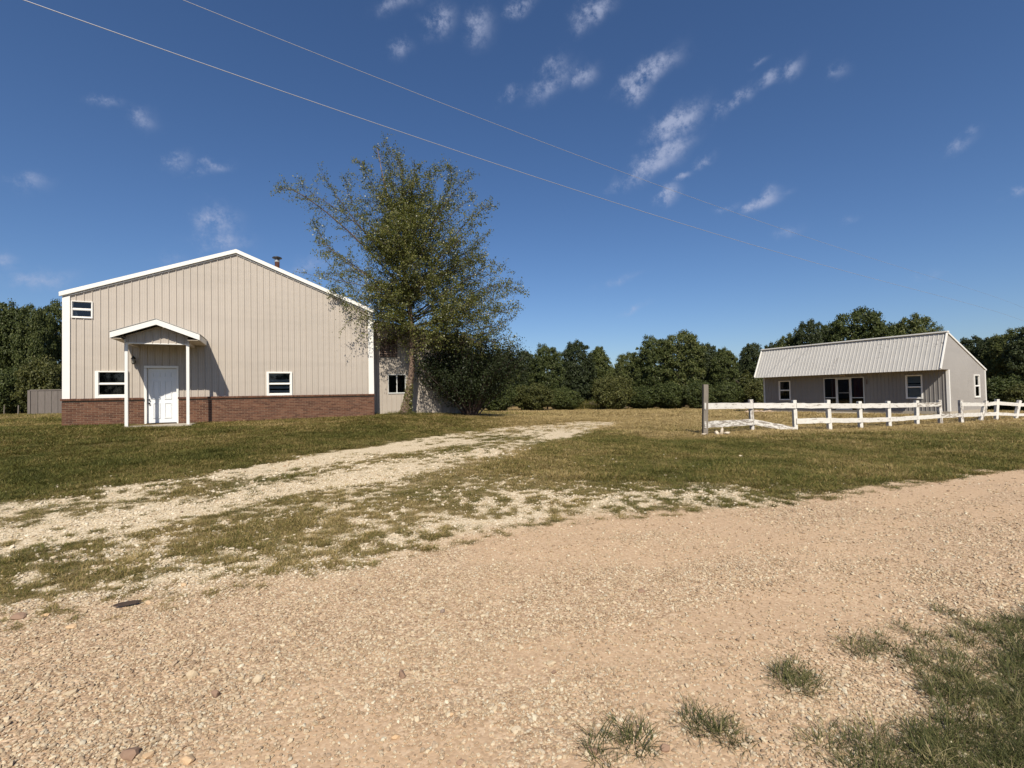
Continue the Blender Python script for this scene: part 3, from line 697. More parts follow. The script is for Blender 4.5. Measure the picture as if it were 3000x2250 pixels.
# ------------------------------------------------------------------ small grey building with the white steel roof
CA = -1.0691
b2 = empty('roadside_building', (21.7607*1.087, 23.8631*1.087, ZO), CA, 'long low grey building with steep white ribbed metal roof and glass entrance', 'building')
L2, D2, OV, ZE2, ZR2, ZB2, RY = 10.636, 4.92, 1.0, .912, 2.935, -1.37, -.02
wL = (-9.486, -8.653, -.755, .616); wR = (-1.94, -1.152, -.678, .679); st = (-6.441, -4.069, ZB2, .69)
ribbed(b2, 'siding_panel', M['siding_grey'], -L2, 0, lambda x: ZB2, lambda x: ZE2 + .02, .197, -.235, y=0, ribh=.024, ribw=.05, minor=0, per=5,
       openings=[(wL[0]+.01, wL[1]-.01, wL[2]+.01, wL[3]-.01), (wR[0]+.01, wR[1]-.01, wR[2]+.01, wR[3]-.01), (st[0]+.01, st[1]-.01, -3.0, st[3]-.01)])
box('foundation', M['concrete'], b2, -L2 - .02, .02, -.06, D2 + .02, -2.2, ZB2)
# side (gable) wall in grooved boards; rear + left walls
sw = (3.25, 4.0, -.69, .64)
ys = [-OV + .02, 0.0] + [0.305 * k for k in range(1, 17)] + [sw[0]+.01, sw[1]-.01, D2]
ys = sorted(set(ys))
def top2(y): return ZE2 + (ZR2 - ZE2) * (y + OV) / (RY + OV) if y < RY else ZE2 + .06 + (ZR2 - ZE2 - .06) * (D2 - y) / (D2 - RY)
def gab_board(name, y0, y1, z0, z1f):
    m = MB(); y = y0
    g = .076
    while y < y1 - 1e-6:
        e = min(y + g, y1); f = min(e - .008, y1)
        def q(ya, yb, xo, xo2=None):
            m.add([(xo, ya, z0 if not callable(z0) else z0(ya)), (xo2 if xo2 is not None else xo, yb, z0 if not callable(z0) else z0(yb)), (xo2 if xo2 is not None else xo, yb, z1f(yb)), (xo, ya, z1f(ya))], [(0,1,2,3)])
        q(y, f, .012); 
        if f < e: q(f, e, .004)
        y = e
    if m.f: m.build(name, M['gable_grey'], b2)
w = 1.22
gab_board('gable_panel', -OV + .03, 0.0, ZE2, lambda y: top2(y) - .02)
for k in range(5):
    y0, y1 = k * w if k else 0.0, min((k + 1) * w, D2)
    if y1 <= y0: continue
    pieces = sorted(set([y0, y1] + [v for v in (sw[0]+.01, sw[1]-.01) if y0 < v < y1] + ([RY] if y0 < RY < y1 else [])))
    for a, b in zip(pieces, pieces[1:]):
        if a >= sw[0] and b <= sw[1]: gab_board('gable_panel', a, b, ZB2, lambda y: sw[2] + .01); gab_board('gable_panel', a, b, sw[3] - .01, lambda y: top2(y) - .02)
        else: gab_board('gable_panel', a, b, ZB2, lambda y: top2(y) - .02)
m = MB(); m.add([(-L2,0,ZB2),(-L2,D2,ZB2),(-L2,D2,top2(D2)),(-L2,RY,ZR2-.02),(-L2,-OV+.03,ZE2),(-L2,0,ZE2)], [(5,4,3,2,1,0)]); m.add([(-L2,D2,ZB2),(0,D2,ZB2),(0,D2,top2(D2)),(-L2,D2,top2(D2))], [(3,2,1,0)]); m.build('wall', M['siding_grey'], b2)
# window in the side wall: build flat then turned
wr = empty('turn', (0, 0, 0)); 
def side_window():
    fr = window(b2, sw[0], sw[1], sw[2], sw[3], fw=(.06,.06,.06,.07), mull=-.02, depth=.3, blind=[(.35, .58)])
    return fr
bpy.data.objects.remove(wr)
fr = side_window()
rot = Matrix.Rotation(math.pi/2, 4, 'Z')
fr.matrix_local = rot
for o in list(b2.children):
    if o.name.startswith('window_recess'): rec = o
rec.matrix_local = rot
# overhang soffit, front fascia, roof
OX = .03
box('soffit', M['soffit'], b2, -L2 - OX, .0, -OV + .03, 0, ZE2 - .012, ZE2)
rise = ZR2 - ZE2; run = RY + OV; sl = math.hypot(rise, run); ny, nz = -rise / sl, run / sl
def rwrap(x, s, o): return (x, -OV + run * s / sl + ny * (o + .012), ZE2 + rise * s / sl + nz * (o + .012))
ribbed(b2, 'roof_panel', M['roof'], -L2 - OX, OX + .01, lambda x: -.03, lambda x: sl, .203, -.12, ribh=.022, ribw=.055, minor=0, per=5, wrap=rwrap)
m = MB(); m.bar((-L2 - OX, -OV + .0, ZE2 - .0), (OX, -OV + .0, ZE2 - .0), .02, .05); m.build('eave_trim', M['white_trim'], b2)
m = MB(); m.bar((-L2 - OX - .02, RY - .01, ZR2 + .03), (OX + .05, RY - .01, ZR2 + .03), .24, .07); m.build('ridge_cap', M['white_trim'], b2)
# rear slope
run2 = D2 + .1 - RY; m = MB(); zr_ = ZR2 + .02; zb_ = ZE2 + .02
m.add([(-L2-OX,RY,zr_),(OX,RY,zr_),(OX,D2+.1,zb_),(-L2-OX,D2+.1,zb_),(-L2-OX,RY,zr_-.05),(OX,RY,zr_-.05),(OX,D2+.1,zb_-.05),(-L2-OX,D2+.1,zb_-.05)], [(0,1,2,3),(4,7,6,5),(1,5,6,2)]); m.build('rear_roof', M['roof'], b2)
def trimbar(a, b, h=.10, t=.05, nm='rake_trim'):
    m = MB(); m.bar(a, b, t, h, up=(0, 0, 1)); m.build(nm, M['white_trim'], b2)
trimbar((.035, RY, ZR2 - .0), (.035, D2 + .10, ZE2 - .0), .09)
m = MB(); m.bar((.03, -OV, ZE2 + .03), (.03, RY, ZR2 + .02), .045, .13, up=(ny * -1, 0, 0) if False else (0, -1, .4)); m.build('rake_trim', M['white_trim'], b2)
m = MB(); m.bar((-L2 - .03, -OV, ZE2 + .03), (-L2 - .03, RY, ZR2 + .02), .045, .13, up=(0, -1, .4)); m.build('rake_trim', M['white_trim'], b2)
m = MB(); m.box(-.10, .03, -.035, -.005, ZB2 + .0, ZE2 - .015); m.box(.014, .035, -.005, .07, ZB2, ZE2 - .015); m.build('corner_trim', M['white_trim'], b2)
box('corner_trim', M['white_dull'], b2, -L2 - .01, -L2 + .10, -.035, .02, ZB2, ZE2 - .015)
box('corner_trim', M['white_trim'], b2, .014, .035, D2 - .10, D2 + .01, ZB2, ZE2 + .0)
window(b2, *wL, fw=(.07,.06,.05,.06), mull=-.06, depth=.5)
window(b2, *wR, fw=(.07,.06,.05,.07), mull=-.007, depth=.4, blind=[(.22, .62), (.08, .15), (-.60, -.04)])
# glass entrance
E = empty('turn2', (0,0,0)); bpy.data.objects.remove(E)
m = MB(); x0, x1, z0, z1 = st; d0, d1 = -5.645, -4.845
for a, b, c, d in ((x0, x0+.05, z0, z1), (x1-.05, x1, z0, z1), (d0-.06, d0, z0, z1-.05), (d1, d1+.06, z0, z1-.05)): m.box(a, b, -.03, .05, c, d)
m.box(x0+.05, x1-.05, -.03, .05, z1-.05, z1)
m.box(x0+.05, d0-.06, -.025, .045, -.62, -.575); m.box(d1+.06, x1-.05, -.025, .045, -.62, -.575)
ent = m.build('entrance_frame', M['white_dull'], b2)
dm = MB(); a, b = d0 + .01, d1 - .01
dm.box(a, a+.055, -.02, .03, z0+.02, z1-.06); dm.box(b-.055, b, -.02, .03, z0+.02, z1-.06); dm.box(a+.055, b-.055, -.02, .03, z1-.12, z1-.06); dm.box(a+.055, b-.055, -.02, .03, z0+.02, z0+.16)
gd = dm.build('glass_door', M['white_dull'], b2)
q = MB(); q.poly([(a+.055, .0, z0+.16), (b-.055, .0, z0+.16), (b-.055, .0, z1-.12), (a+.055, .0, z1-.12)]); q.build('pane', M['glass'], gd)
q = MB(); q.box(a+.055, b-.055, -.05, -.035, -.30, -.27); q.box(b-.05, b-.01, -.06, -.02, -.42, -.12); q.build('door_handle', M['metal'], gd)
for pa, pb, pc_, pd in ((x0+.05, d0-.06, -.575, z1-.05), (x0+.05, d0-.06, z0+.02, -.62), (d1+.06, x1-.05, -.575, z1-.05), (d1+.06, x1-.05, z0+.02, -.62)):
    q = MB(); q.poly([(pa, 0, pc_), (pb, 0, pc_), (pb, 0, pd), (pa, 0, pd)]); q.build('pane', M['glass'], ent)
dark_room('entrance_recess', b2, x0+.01, x1-.01, .06, 1.6, z0+.01, z1-.01)
for pa, pb in ((x0+.35, d0-.08), (d1+.1, x1-.08)):
    q = MB(); n_ = 30
    vs = []; fs = []
    for k in range(n_ + 1):
        xx = pa + (pb - pa) * k / n_; yy_ = .16 + .03 * math.sin(k * 1.9); vs += [(xx, yy_, -.60), (xx, yy_, z1 - .06)]
        if k: fs.append((2*k-2, 2*k, 2*k+1, 2*k-1))
    q.add(vs, fs); q.build('curtain', M['curtain'], b2)
q = MB(); q.box(-5.42, -5.10, -.06, -.03, .80, .84); q.box(-5.13, -5.10, -.08, -.03, .74, .80); q.build('light_fitting', M['soffit'], b2)
q = MB(); q.box(-3.93, -3.89, -.05, -.024, .22, .52); q.build('thermometer', M['louvre'], b2)
box('doorstep', M['concrete'], b2, -6.3, -3.9, -1.2, -.06, -1.85, -1.50)

# ------------------------------------------------------------------ white rail fence
POSTS=[
  (6.30,15.76,-1.42, 6.36,0.22),
  (8.55,17.15,-1.45, 8.52,-0.33),
  (10.25,17.42,-1.48, 10.23,-0.39),
  (11.57,17.54,-1.50, 11.53,-0.41),
  (13.31,18.37,-1.53, 13.28,-0.51),
  (14.95,19.07,-1.56, 14.93,-0.54),
  (16.87,20.04,-1.58, 16.89,-0.57),
  (18.31,20.55,-1.60, 18.28,-0.58),
  (19.58,20.95,-1.61, 19.58,-0.61),
  (21.59,22.16,-1.62, 21.90,-0.71),
  (22.83,22.67,-1.63, 22.92,-0.66),
  (24.71,23.59,-1.67, 24.95,-0.77),
  (27.54,24.66,-1.73, 27.64,-0.82),
]
RAILS=[
  (6.280,15.669,-0.383,-0.598, 8.556,17.061,-0.452,-0.648),
  (8.570,17.064,-0.449,-0.642, 10.252,17.330,-0.499,-0.683),
  (10.265,17.332,-0.499,-0.684, 11.550,17.455,-0.536,-0.713),
  (11.559,17.460,-0.536,-0.714, 13.282,18.275,-0.592,-0.770),
  (13.301,18.284,-0.592,-0.770, 14.910,18.973,-0.628,-0.810),
  (14.932,18.983,-0.628,-0.811, 16.833,19.955,-0.669,-0.840),
  (16.853,19.962,-0.670,-0.840, 18.302,20.470,-0.686,-0.855),
  (19.547,20.871,-0.718,-0.879, 21.988,22.258,-0.803,-0.961),
  (21.993,22.260,-0.803,-0.961, 22.921,22.652,-0.757,-0.926),
  (22.934,22.658,-0.757,-0.927, 24.991,23.629,-0.913,-1.062),
  (25.006,23.634,-0.913,-1.063, 27.512,24.572,-0.936,-1.094),
  (6.267,15.669,-0.991,-1.199, 8.545,17.063,-1.018,-1.248),
  (8.572,17.067,-1.020,-1.243, 10.256,17.334,-1.388,-1.551),
  (10.252,17.332,-1.047,-1.249, 11.549,17.464,-1.065,-1.244),
  (11.558,17.469,-1.066,-1.244, 13.299,18.292,-1.152,-1.310),
  (13.309,18.296,-1.152,-1.311, 14.957,19.008,-1.177,-1.355),
  (14.968,19.014,-1.177,-1.356, 16.832,19.962,-1.199,-1.365),
  (16.842,19.966,-1.200,-1.365, 18.261,20.463,-1.192,-1.347),
  (18.271,20.467,-1.192,-1.348, 19.527,20.871,-1.189,-1.355),
  (19.538,20.877,-1.190,-1.356, 21.484,22.050,-1.246,-1.410),
  (21.502,22.061,-1.246,-1.411, 22.899,22.652,-1.264,-1.425),
  (22.912,22.658,-1.265,-1.426, 24.758,23.546,-1.417,-1.528),
  (24.769,23.551,-1.418,-1.528, 27.488,24.572,-1.443,-1.582),
]
fn = empty('rail_fence', (6.30, 15.76, gz(6.3, 15.76)), 0, 'two-rail fence in peeling white paint running along the lawn, one lower rail fallen', 'fence')
base = Vector(fn.location)
frr = random.Random(11)
def wbox(name, a, b, w, h, mt, label=None, seg=6, warp=.006, taper=0):
    """plank between points with slight waviness, real thickness"""
    a = Vector(a); b = Vector(b); d = b - a; L = d.length; d.normalize(); up = Vector((0,0,1)) if abs(d.z) < .9 else Vector((0,-1,0))
    sd = d.cross(up).normalized(); u = sd.cross(d).normalized(); vs = []
    for i in range(seg + 1):
        t = i / seg; p = a + (b - a) * t + u * frr.uniform(-warp, warp); hh = h * (1 - taper * t) * frr.uniform(.96, 1.03)
        for x, y in ((-1,-1),(1,-1),(1,1),(-1,1)): vs.append(p + sd * (x * w / 2) + u * (y * hh / 2 + (frr.uniform(-.003,.003))))
    fs = [(0,1,2,3), tuple(4*seg + k for k in (3,2,1,0))]
    for i in range(seg):
        for k in range(4): p = 4*i + k; q = 4*i + (k+1) % 4; fs.append((p, p+4, q+4, q))
    # local coordinates along the plank so that the grain follows it
    mtx = Matrix((sd, u, d)).transposed().to_4x4(); mtx.translation = a
    inv = mtx.inverted(); m = MB(); m.add([inv @ v for v in vs], fs); o = m.build(name, mt, fn)
    o.matrix_local = Matrix.Translation(-base) @ mtx
    if label: o['label'] = label
    return o
for i, (x, y, z, xt, zt) in enumerate(POSTS):
    a = (x, y, z + ZO - .25); dx = (xt - x) * .25 / max(zt - z, .3); b = (xt, y, zt + ZO); a = (x - dx, y, z + ZO - .25)
    if i == 0: wbox('post', a, b, .15, .14, M['post_wood'], 'tall weathered grey end post', 10, .004)
    else: wbox('post', a, b, .12, .13, M['peel2'] if i in (1, 7, 8, 9) else M['peel'], None, 6, .003)
for i, r in enumerate(RAILS):
    ax, ay, a1, a2, bx_, by_, b1_, b2_ = r
    A = (ax, ay, (a1 + a2) / 2 + ZO); Bp = (bx_, by_, (b1_ + b2_) / 2 + ZO)
    wbox('rail', A, Bp, .028, (abs(a1 - a2) + abs(b1_ - b2_)) / 2, M['peel2'] if i in (6, 11, 12, 18) else M['peel'], 'slipped rail hanging down to the grass' if i == 12 else None, 9, .008)

# blocks at the foot of the end post
bl = empty('concrete_rubble', (6.62, 15.62, gz(6.62, 15.62)), .1, 'broken pale concrete lumps at the foot of the tall grey fence post', 'rubble')
def rock_mesh(name, seed, sx, sy, sz, mt, sub=2, rough=.25):
    r = np.random.default_rng(seed); bm = bmesh.new(); bmesh.ops.create_icosphere(bm, subdivisions=sub, radius=1)
    dirs = r.normal(size=(13, 3)); dirs /= np.linalg.norm(dirs, axis=1)[:, None]; lim = r.uniform(.5, .85, 13)
    for v in bm.verts:
        c = np.array(v.co); 
        for d_, l_ in zip(dirs, lim):
            k = c @ d_
            if k > l_: c = c - d_ * (k - l_)
        c *= 1 + rough * .3 * r.uniform(-1, 1) * .3
        v.co = Vector((c[0] * sx, c[1] * sy, c[2] * sz))
    me = bpy.data.meshes.new(name); bm.to_mesh(me); bm.free(); me.materials.append(mt); return me
def stone_mat(name, cols):
    m, t, b = mat(name); n = N(t); oi = n.new('ShaderNodeObjectInfo'); at = n.new('ShaderNodeAttribute'); at.attribute_type = 'INSTANCER'; at.attribute_name = 'shade'
    k = n.math('FRACT', n.math('ADD', at.outputs['Fac'], oi.outputs['Random']))
    c = n.ramp(k, [(i / (len(cols) - 1), q) for i, q in enumerate(cols)]); f = n.noise(n.pos(), 70, 4, .7)
    n.l(n.mix(n.math('MULTIPLY', f, .45), c, (.30, .22, .15)), b.inputs['Base Color']); b.inputs['Roughness'].default_value = .85; b.inputs['Specular IOR Level'].default_value = .2
    n.bump(f, .003, .5, b); return m
M['pale_rock'] = stone_mat('pale_rock', [(.62, .54, .42), (.70, .62, .50)])
for i, (x, y, s3) in enumerate(((-.42, .02, (.16, .10, .05)), (.02, 0, (.12, .10, .09)), (.20, .02, (.08, .07, .17)), (.34, -.04, (.13, .10, .08)))):
    o = link('lump', rock_mesh('lump', 40 + i, *s3, M['pale_rock'], 1), None, bl, (x, y, s3[2] * .6))

# ------------------------------------------------------------------ old board fence left of the building
wf = empty('board_fence', (-37.2, 37.0, 0), .35, 'weathered grey vertical board fence beside the left corner of the brick skirt', 'fence')
wz = gz(-37.2, 37.0); wf.location.z = wz
# camera sees its post at the left end; boards run right behind the large building
bx = 0.0; hr = random.Random(2)
H = 1.86
for k in range(14):
    w_ = hr.uniform(.36, .44); dh = hr.uniform(-.03, .02)
    m = MB(); m.box(bx + .01, bx + w_ - .012, -.015 + hr.uniform(-.01, .01), .012, -.05 + hr.uniform(0, .06), H + dh + .03 * bx / 5); m.build('board', M['grey_wood'], wf); bx += w_
m = MB(); m.box(-.05, bx, -.05, .0, H - .01, H + .07); m.build('top_rail', M['grey_wood'], wf)
box('post', M['grey_wood'], wf, -.17, -.01, -.07, .07, -.1, H + .02)
for k, (px, py, h_) in enumerate(((-43.5, 41, .85), (-39.2, 38, .75))):
    o = empty('stake', (px, py, gz(px, py)), 0, ('taller thin wooden stake in the grass, farther left of the board fence', 'shorter thin wooden stake right beside the board fence')[k], 'stake')
    q = MB(); q.bar((0,0,-.1), (.03,0,h_), .06, .06); q.bar((.025,0,h_), (.026, 0, h_+.02), .045, .045); q.build('shaft', M['post_wood'], o)

# ------------------------------------------------------------------ overhead wires
M['wire'] = simple('aluminium_wire', (.42, .42, .45), .5, .05, metal=.2)
W1 = [(-8.74, 8.47, 7.31), (-7.45, 9.35, 7.24), (-6.01, 10.32, 7.15), (-3.95, 11.72, 7.07), (0.13, 14.48, 6.92), (4.36, 17.35, 6.78), (10.64, 21.6, 6.69), (20.97, 28.59, 6.8), (56.85, 52.9, 7.03)]
W2 = [(-6.7, 9.86, 8.43), (-5.23, 10.85, 8.29), (-2.69, 12.57, 8.27), (0.16, 14.5, 8.14), (4.4, 17.37, 8.08), (10.69, 21.64, 7.88), (21.06, 28.66, 8.09), (57.09, 53.06, 8.53)]
def wire(pts, label, r0):
    m = MB(); P = [Vector((a, b, c + ZO)) for a, b, c in pts]
    d0 = (P[0] - P[1]); d1 = (P[-1] - P[-2])
    P = [P[0] + d0 * 3 + Vector((0,0,.15))] + P + [P[-1] + d1 * .5]
    # smooth sag: refit a parabola through the surveyed points
    t = np.array([(p.xy - P[0].xy).length for p in P[1:-1]]); zz_ = np.array([p.z for p in P[1:-1]]); c = np.polyfit(t, zz_, 3)
    L = (P[-1].xy - P[0].xy).length; ts = np.linspace(0, L, 60); dr_ = (P[-1].xy - P[0].xy).normalized()
    t0 = t[0]; t1 = t[-1]
    Q = []
    for s in ts:
        s2 = min(max(s, t0), t1); z = np.polyval(c, s2) + (s - s2) * np.polyval(np.polyder(c), s2)
        Q.append(Vector((P[0].x + dr_.x * s, P[0].y + dr_.y * s, float(z))))
    m.tube(Q, r0, 6); o = m.build('power_line', M['wire'], None, True); tag(o, label, 'power line', 'overhead wires crossing the sky')
wire(W1, 'lower of the two overhead wires slanting down across the sky to the right', .0085)
wire(W2, 'upper of the two overhead wires, entering at the top edge', .0065)
# ------------------------------------------------------------------ vegetation
def leaf_quads(P, size, r, nrm=None, spread=1.0, aspect=.62, fold=True):
    """pointed little leaves (2 triangles as a rhombus quad) at points P"""
    n = len(P); a = r.normal(size=(n, 3)); 
    if nrm is not None: a = a * spread + nrm
    a /= np.linalg.norm(a, axis=1)[:, None] + 1e-9
    b = r.normal(size=(n, 3)); b -= a * (a * b).sum(1)[:, None]; b /= np.linalg.norm(b, axis=1)[:, None] + 1e-9
    c = np.cross(a, b); s = (size * r.uniform(.6, 1.35, n))[:, None]
    q = np.stack([P - b * s, P + c * s * aspect + a * s * .12, P + b * s, P - c * s * aspect + a * s * .12], 1)
    return q
def quads_mesh(name, Q, mt):
    Q = Q.reshape(-1, 4, 3); F = np.arange(len(Q) * 4).reshape(-1, 4); return npmesh(name, Q.reshape(-1, 3), F, mt)

def crown(seed, nclu, nleaf, shape='round', leaf=.15):
    """crown inside the unit-ish box: height 1 (z .0-1), half width 1 -> returns quads; cluster based"""
    r = np.random.default_rng(seed); C = []
    while len(C) < nclu:
        p = r.uniform(-1, 1, 3); z = (p[2] + 1) / 2
        if shape == 'round': w = np.sqrt(max(0, 1 - ((z - .52) / .50)**2)) * (1 + .18 * math.sin(5 * math.atan2(p[1], p[0]) + seed))
        elif shape == 'tall': w = np.sqrt(max(0, 1 - ((z - .48) / .53)**2)) ** .8
        else: w = (1 - z) ** .75 * 1.0 * (1 if z > .04 else 0)
        rr = math.hypot(p[0], p[1])
        if rr < w and (rr > w * .25 or z > .7): C.append((p[0], p[1], z))
    return np.array(C), r
def make_bg_tree(seed, mt, H=10., Wd=3.6, shape='round', nclu=300, nleaf=145, leaf=.10, low=.04, cs=.70):
    C, r = crown(seed, nclu, nleaf, shape); C = C * np.array([Wd, Wd, H * (1 - low)]) + np.array([0, 0, H * low])
    Q = []
    for c in C:
        rad_ = cs * r.uniform(.4, 1.3) * (.85 if shape != 'cone' else .55)
        d = r.normal(size=(nleaf, 3)); d /= np.linalg.norm(d, axis=1)[:, None]; d[:, 2] = np.where(d[:, 2] < -.3, -d[:, 2], d[:, 2])
        rr = rad_ * (r.uniform(.12, 1.25, nleaf) ** .6)[:, None] * np.array([1.0, 1.0, .88]) * (1 + .25 * np.sin(d[:, :1] * 7 + c[0]) * np.cos(d[:, 1:2] * 6 + c[1]))
        P = c + d * rr; Q.append(leaf_quads(P, leaf, r, d, .8, .75))
    n2 = 7000; z_ = r.uniform(.03, .97, n2); a_ = r.uniform(0, 6.283, n2)      # looser leaves between the boughs
    w_ = {'round': np.sqrt(np.maximum(0, 1 - ((z_ - .52) / .50)**2)), 'tall': np.maximum(0, 1 - ((z_ - .48) / .53)**2) ** .4, 'cone': (1 - z_) ** .75}[shape]
    k_ = w_ * r.uniform(.55, .97, n2) * (1 + .12 * np.sin(5 * a_ + seed)); P = np.stack([np.cos(a_) * k_ * Wd, np.sin(a_) * k_ * Wd, H * low + z_ * H * (1 - low)], 1)
    Q.append(leaf_quads(P, leaf * 1.2, r, np.stack([np.cos(a_), np.sin(a_), z_], 1), .9, .75))
    Q = np.concatenate(Q); me = quads_mesh('crown', Q, mt)
    m = MB(); lean = r.uniform(-.3, .3)
    m.tube([(0,0,-.3),(lean*.2,0,H*.2),(lean,0,H*.45),(lean*1.2,0,H*.75)], [H*.022, H*.017, H*.012, H*.004], 8)
    for k in range(9):
        a = r.uniform(0, 6.28); z0 = H * r.uniform(.18, .6); e = Wd * r.uniform(.45, .85)
        m.tube([(lean*z0/H*1.5,0,z0),(math.cos(a)*e*.5, math.sin(a)*e*.5, z0+H*.08),(math.cos(a)*e, math.sin(a)*e, z0+H*.2)], [H*.008, H*.006, H*.002], 5)
    tme = bpy.data.meshes.new('trunk'); tme.from_pydata(m.v, [], m.f); tme.materials.append(M['bark'])
    return me, tme, H, Wd
KINDS = {
 'oakA': make_bg_tree(11, M['leaf_oak']), 'oakB': make_bg_tree(12, M['leaf_oak'], Wd=4.0, nclu=330), 'oakC': make_bg_tree(13, M['leaf_oak'], shape='tall', Wd=3.0, nclu=260),
 'darkA': make_bg_tree(14, M['leaf_dark'], Wd=3.6), 'darkB': make_bg_tree(15, M['leaf_dark'], Wd=3.2, shape='tall', nclu=270),
 'oliveA': make_bg_tree(16, M['leaf_olive'], Wd=3.8), 'cedar': make_bg_tree(17, M['leaf_olive'], Wd=3.0, shape='cone', nclu=190, nleaf=140, leaf=.12, low=0),
 'bushA': make_bg_tree(18, M['leaf_oak'], H=5, Wd=3.2, nclu=150, low=-.05, cs=.8), 'bushB': make_bg_tree(19, M['leaf_olive'], H=5, Wd=3.0, nclu=150, low=-.05, cs=.8)}
def px_dir(u, v):                                # direction of a surveyed bearing
    X = u - 1500; Y = 1125 - v; F_, p_, r_ = 1402.9, .0232, .0204; cr, sr, c, s = math.cos(r_), math.sin(r_), math.cos(p_), math.sin(p_)
    a = X*cr + Y*sr; b = -X*sr + Y*cr; return (a / F_, c - b/F_*s, s + b/F_*c)
nb = random.Random(4)
def place_tree(kind, x, y, H, Wd, label, group='trees of the wood edge', cat='tree', z=None):
    me, tm, h0, w0 = KINDS[kind]
    o = empty('bush' if 'bush' in kind else 'tree', (x, y, (gz(x, y) if z is None else z)), nb.uniform(0, 6.28), label, cat, group)
    c = bpy.data.objects.new('crown', me); COL.objects.link(c); c.parent = o; t_ = bpy.data.objects.new('trunk', tm); COL.objects.link(t_); t_.parent = o
    c.scale = (Wd / w0, Wd / w0, H / h0); t_.scale = c.scale
    return o
# surveyed tree list: bearing px, top px, half width px, distance, kind, label
TREES = [
 (-60, 890, 70, 56, 'darkA', 'dark tree at the left edge of the picture, farthest left of the wood'),
 (22, 893, 48, 52, 'oakC', 'tall dark tree standing left of the grey board fence, at the picture edge'),
 (100, 900, 40, 50, 'oakA', 'rounded dark tree directly above the grey board fence'),
 (165, 890, 46, 54, 'oakB', 'broad tree whose crown meets the left edge of the tan building'),
 (130, 1060, 52, 42, 'bushB', 'olive shrubby tree behind the grey board fence, low in front of the wood'),
 (10, 1090, 50, 44, 'bushA', 'low dark bush at the left edge in front of the wood'),
 (1405, 1035, 45, 50, 'oakA', 'green tree just right of the vase-shaped bush by the wing'),
 (1478, 1035, 40, 55, 'oakB', 'mid-green round tree between the bush and the first tall crown'),
 (1535, 1030, 36, 57, 'darkB', 'dark low-crowned tree left of the rounded green one'),
 (1600, 1014, 46, 56, 'oakB', 'rounded green tree left of the twin-peaked crown'),
 (1685, 1004, 44, 60, 'darkA', 'dark twin-peaked tree left of the gap in the wood'),
 (1752, 1020, 34, 62, 'oakC', 'narrow tree sloping down to the left side of the gap'),
 (1797, 1077, 22, 66, 'bushA', 'small low tree in the gap between the two wood blocks'),
 (1842, 1036, 38, 60, 'oakA', 'medium tree on the right side of the gap'),
 (1915, 990, 52, 58, 'oakB', 'large round tree left of the tallest crown of the middle wood'),
 (1998, 975, 60, 57, 'oakB', 'tallest crown of the middle wood, above the tall grey fence post'),
 (2070, 1012, 42, 57, 'darkA', 'dark tree behind the tall grey fence post'),
 (2122, 1024, 36, 54, 'oakC', 'tree with level spreading boughs right of the tall grey fence post'),
 (2185, 1080, 46, 47, 'cedar', 'olive green cedar-like tree left of the grey building'),
 (2203, 1008, 36, 62, 'darkB', 'dark upright tree rising just left of the white roof'),
 (2262, 1010, 34, 66, 'darkA', 'dark tree peeping over the left end of the white roof'),
 (2308, 984, 36, 64, 'oakA', 'small crown stepping up over the left part of the white roof'),
 (2372, 944, 44, 62, 'darkA', 'ragged two-headed tree over the white roof, left of the big round one'),
 (2425, 955, 36, 66, 'oakC', 'crown filling the dip left of the big round tree over the roof'),
 (2515, 910, 78, 60, 'oakB', 'biggest round crown rising above the middle of the white roof'),
 (2580, 985, 40, 66, 'darkB', 'low shoulder of foliage right of the big round crown'),
 (2672, 929, 52, 58, 'oakA', 'bushy crown rising above the right part of the white roof'),
 (2735, 965, 40, 60, 'oakB', 'small crown just left of the right end of the roof ridge'),
 (2845, 992, 46, 52, 'darkA', 'dark spreading tree right behind the gable of the grey building'),
 (2905, 990, 44, 48, 'darkB', 'dark tree between the gable and the right picture edge'),
 (2960, 972, 52, 45, 'oakB', 'large dark tree with sunlit boughs at the right edge'),
 (3050, 950, 70, 42, 'darkA', 'dark tree reaching out of the picture on the right'),
 (2930, 1110, 60, 38, 'bushA', 'low bush in the shade right of the grey building'),
 (3010, 1130, 50, 36, 'bushB', 'olive bush low at the right edge behind the fence'),
 (1455, 1120, 45, 46, 'bushA', 'bush at the foot of the wood right of the vase-shaped shrub'),
 (1560, 1130, 50, 50, 'bushB', 'olive bush at the foot of the wood left of the brush pile'),
 (1650, 1140, 45, 52, 'bushA', 'green bush at the foot of the wood behind the brush pile'),
 (1795, 1105, 48, 52, 'bushB', 'rounded olive bush at the foot of the gap in the wood'),
 (1880, 1135, 45, 53, 'bushA', 'low bush right of the gap in the wood'),
 (1960, 1125, 50, 52, 'bushA', 'leafy bush left of the tall grey fence post, at the wood edge'),
 (2045, 1120, 40, 50, 'bushA', 'bush directly behind the tall grey fence post'),
 (2130, 1125, 40, 46, 'bushA', 'bush at the foot of the wood right of the tall grey post'),
 (2235, 1115, 38, 44, 'bushB', 'bush beside the left corner of the grey building'),
]
for u, v, hw, d, kind, lab in TREES:
    D_ = px_dir(u, v); x, y = D_[0] / D_[1] * d, d; zt = ZO + D_[2] / D_[1] * d; zg = gz(x, y)
    H = zt - zg; Wd = hw / 1402.9 * d * 1.12
    place_tree(kind, x, y, H * 1.0, Wd, lab)
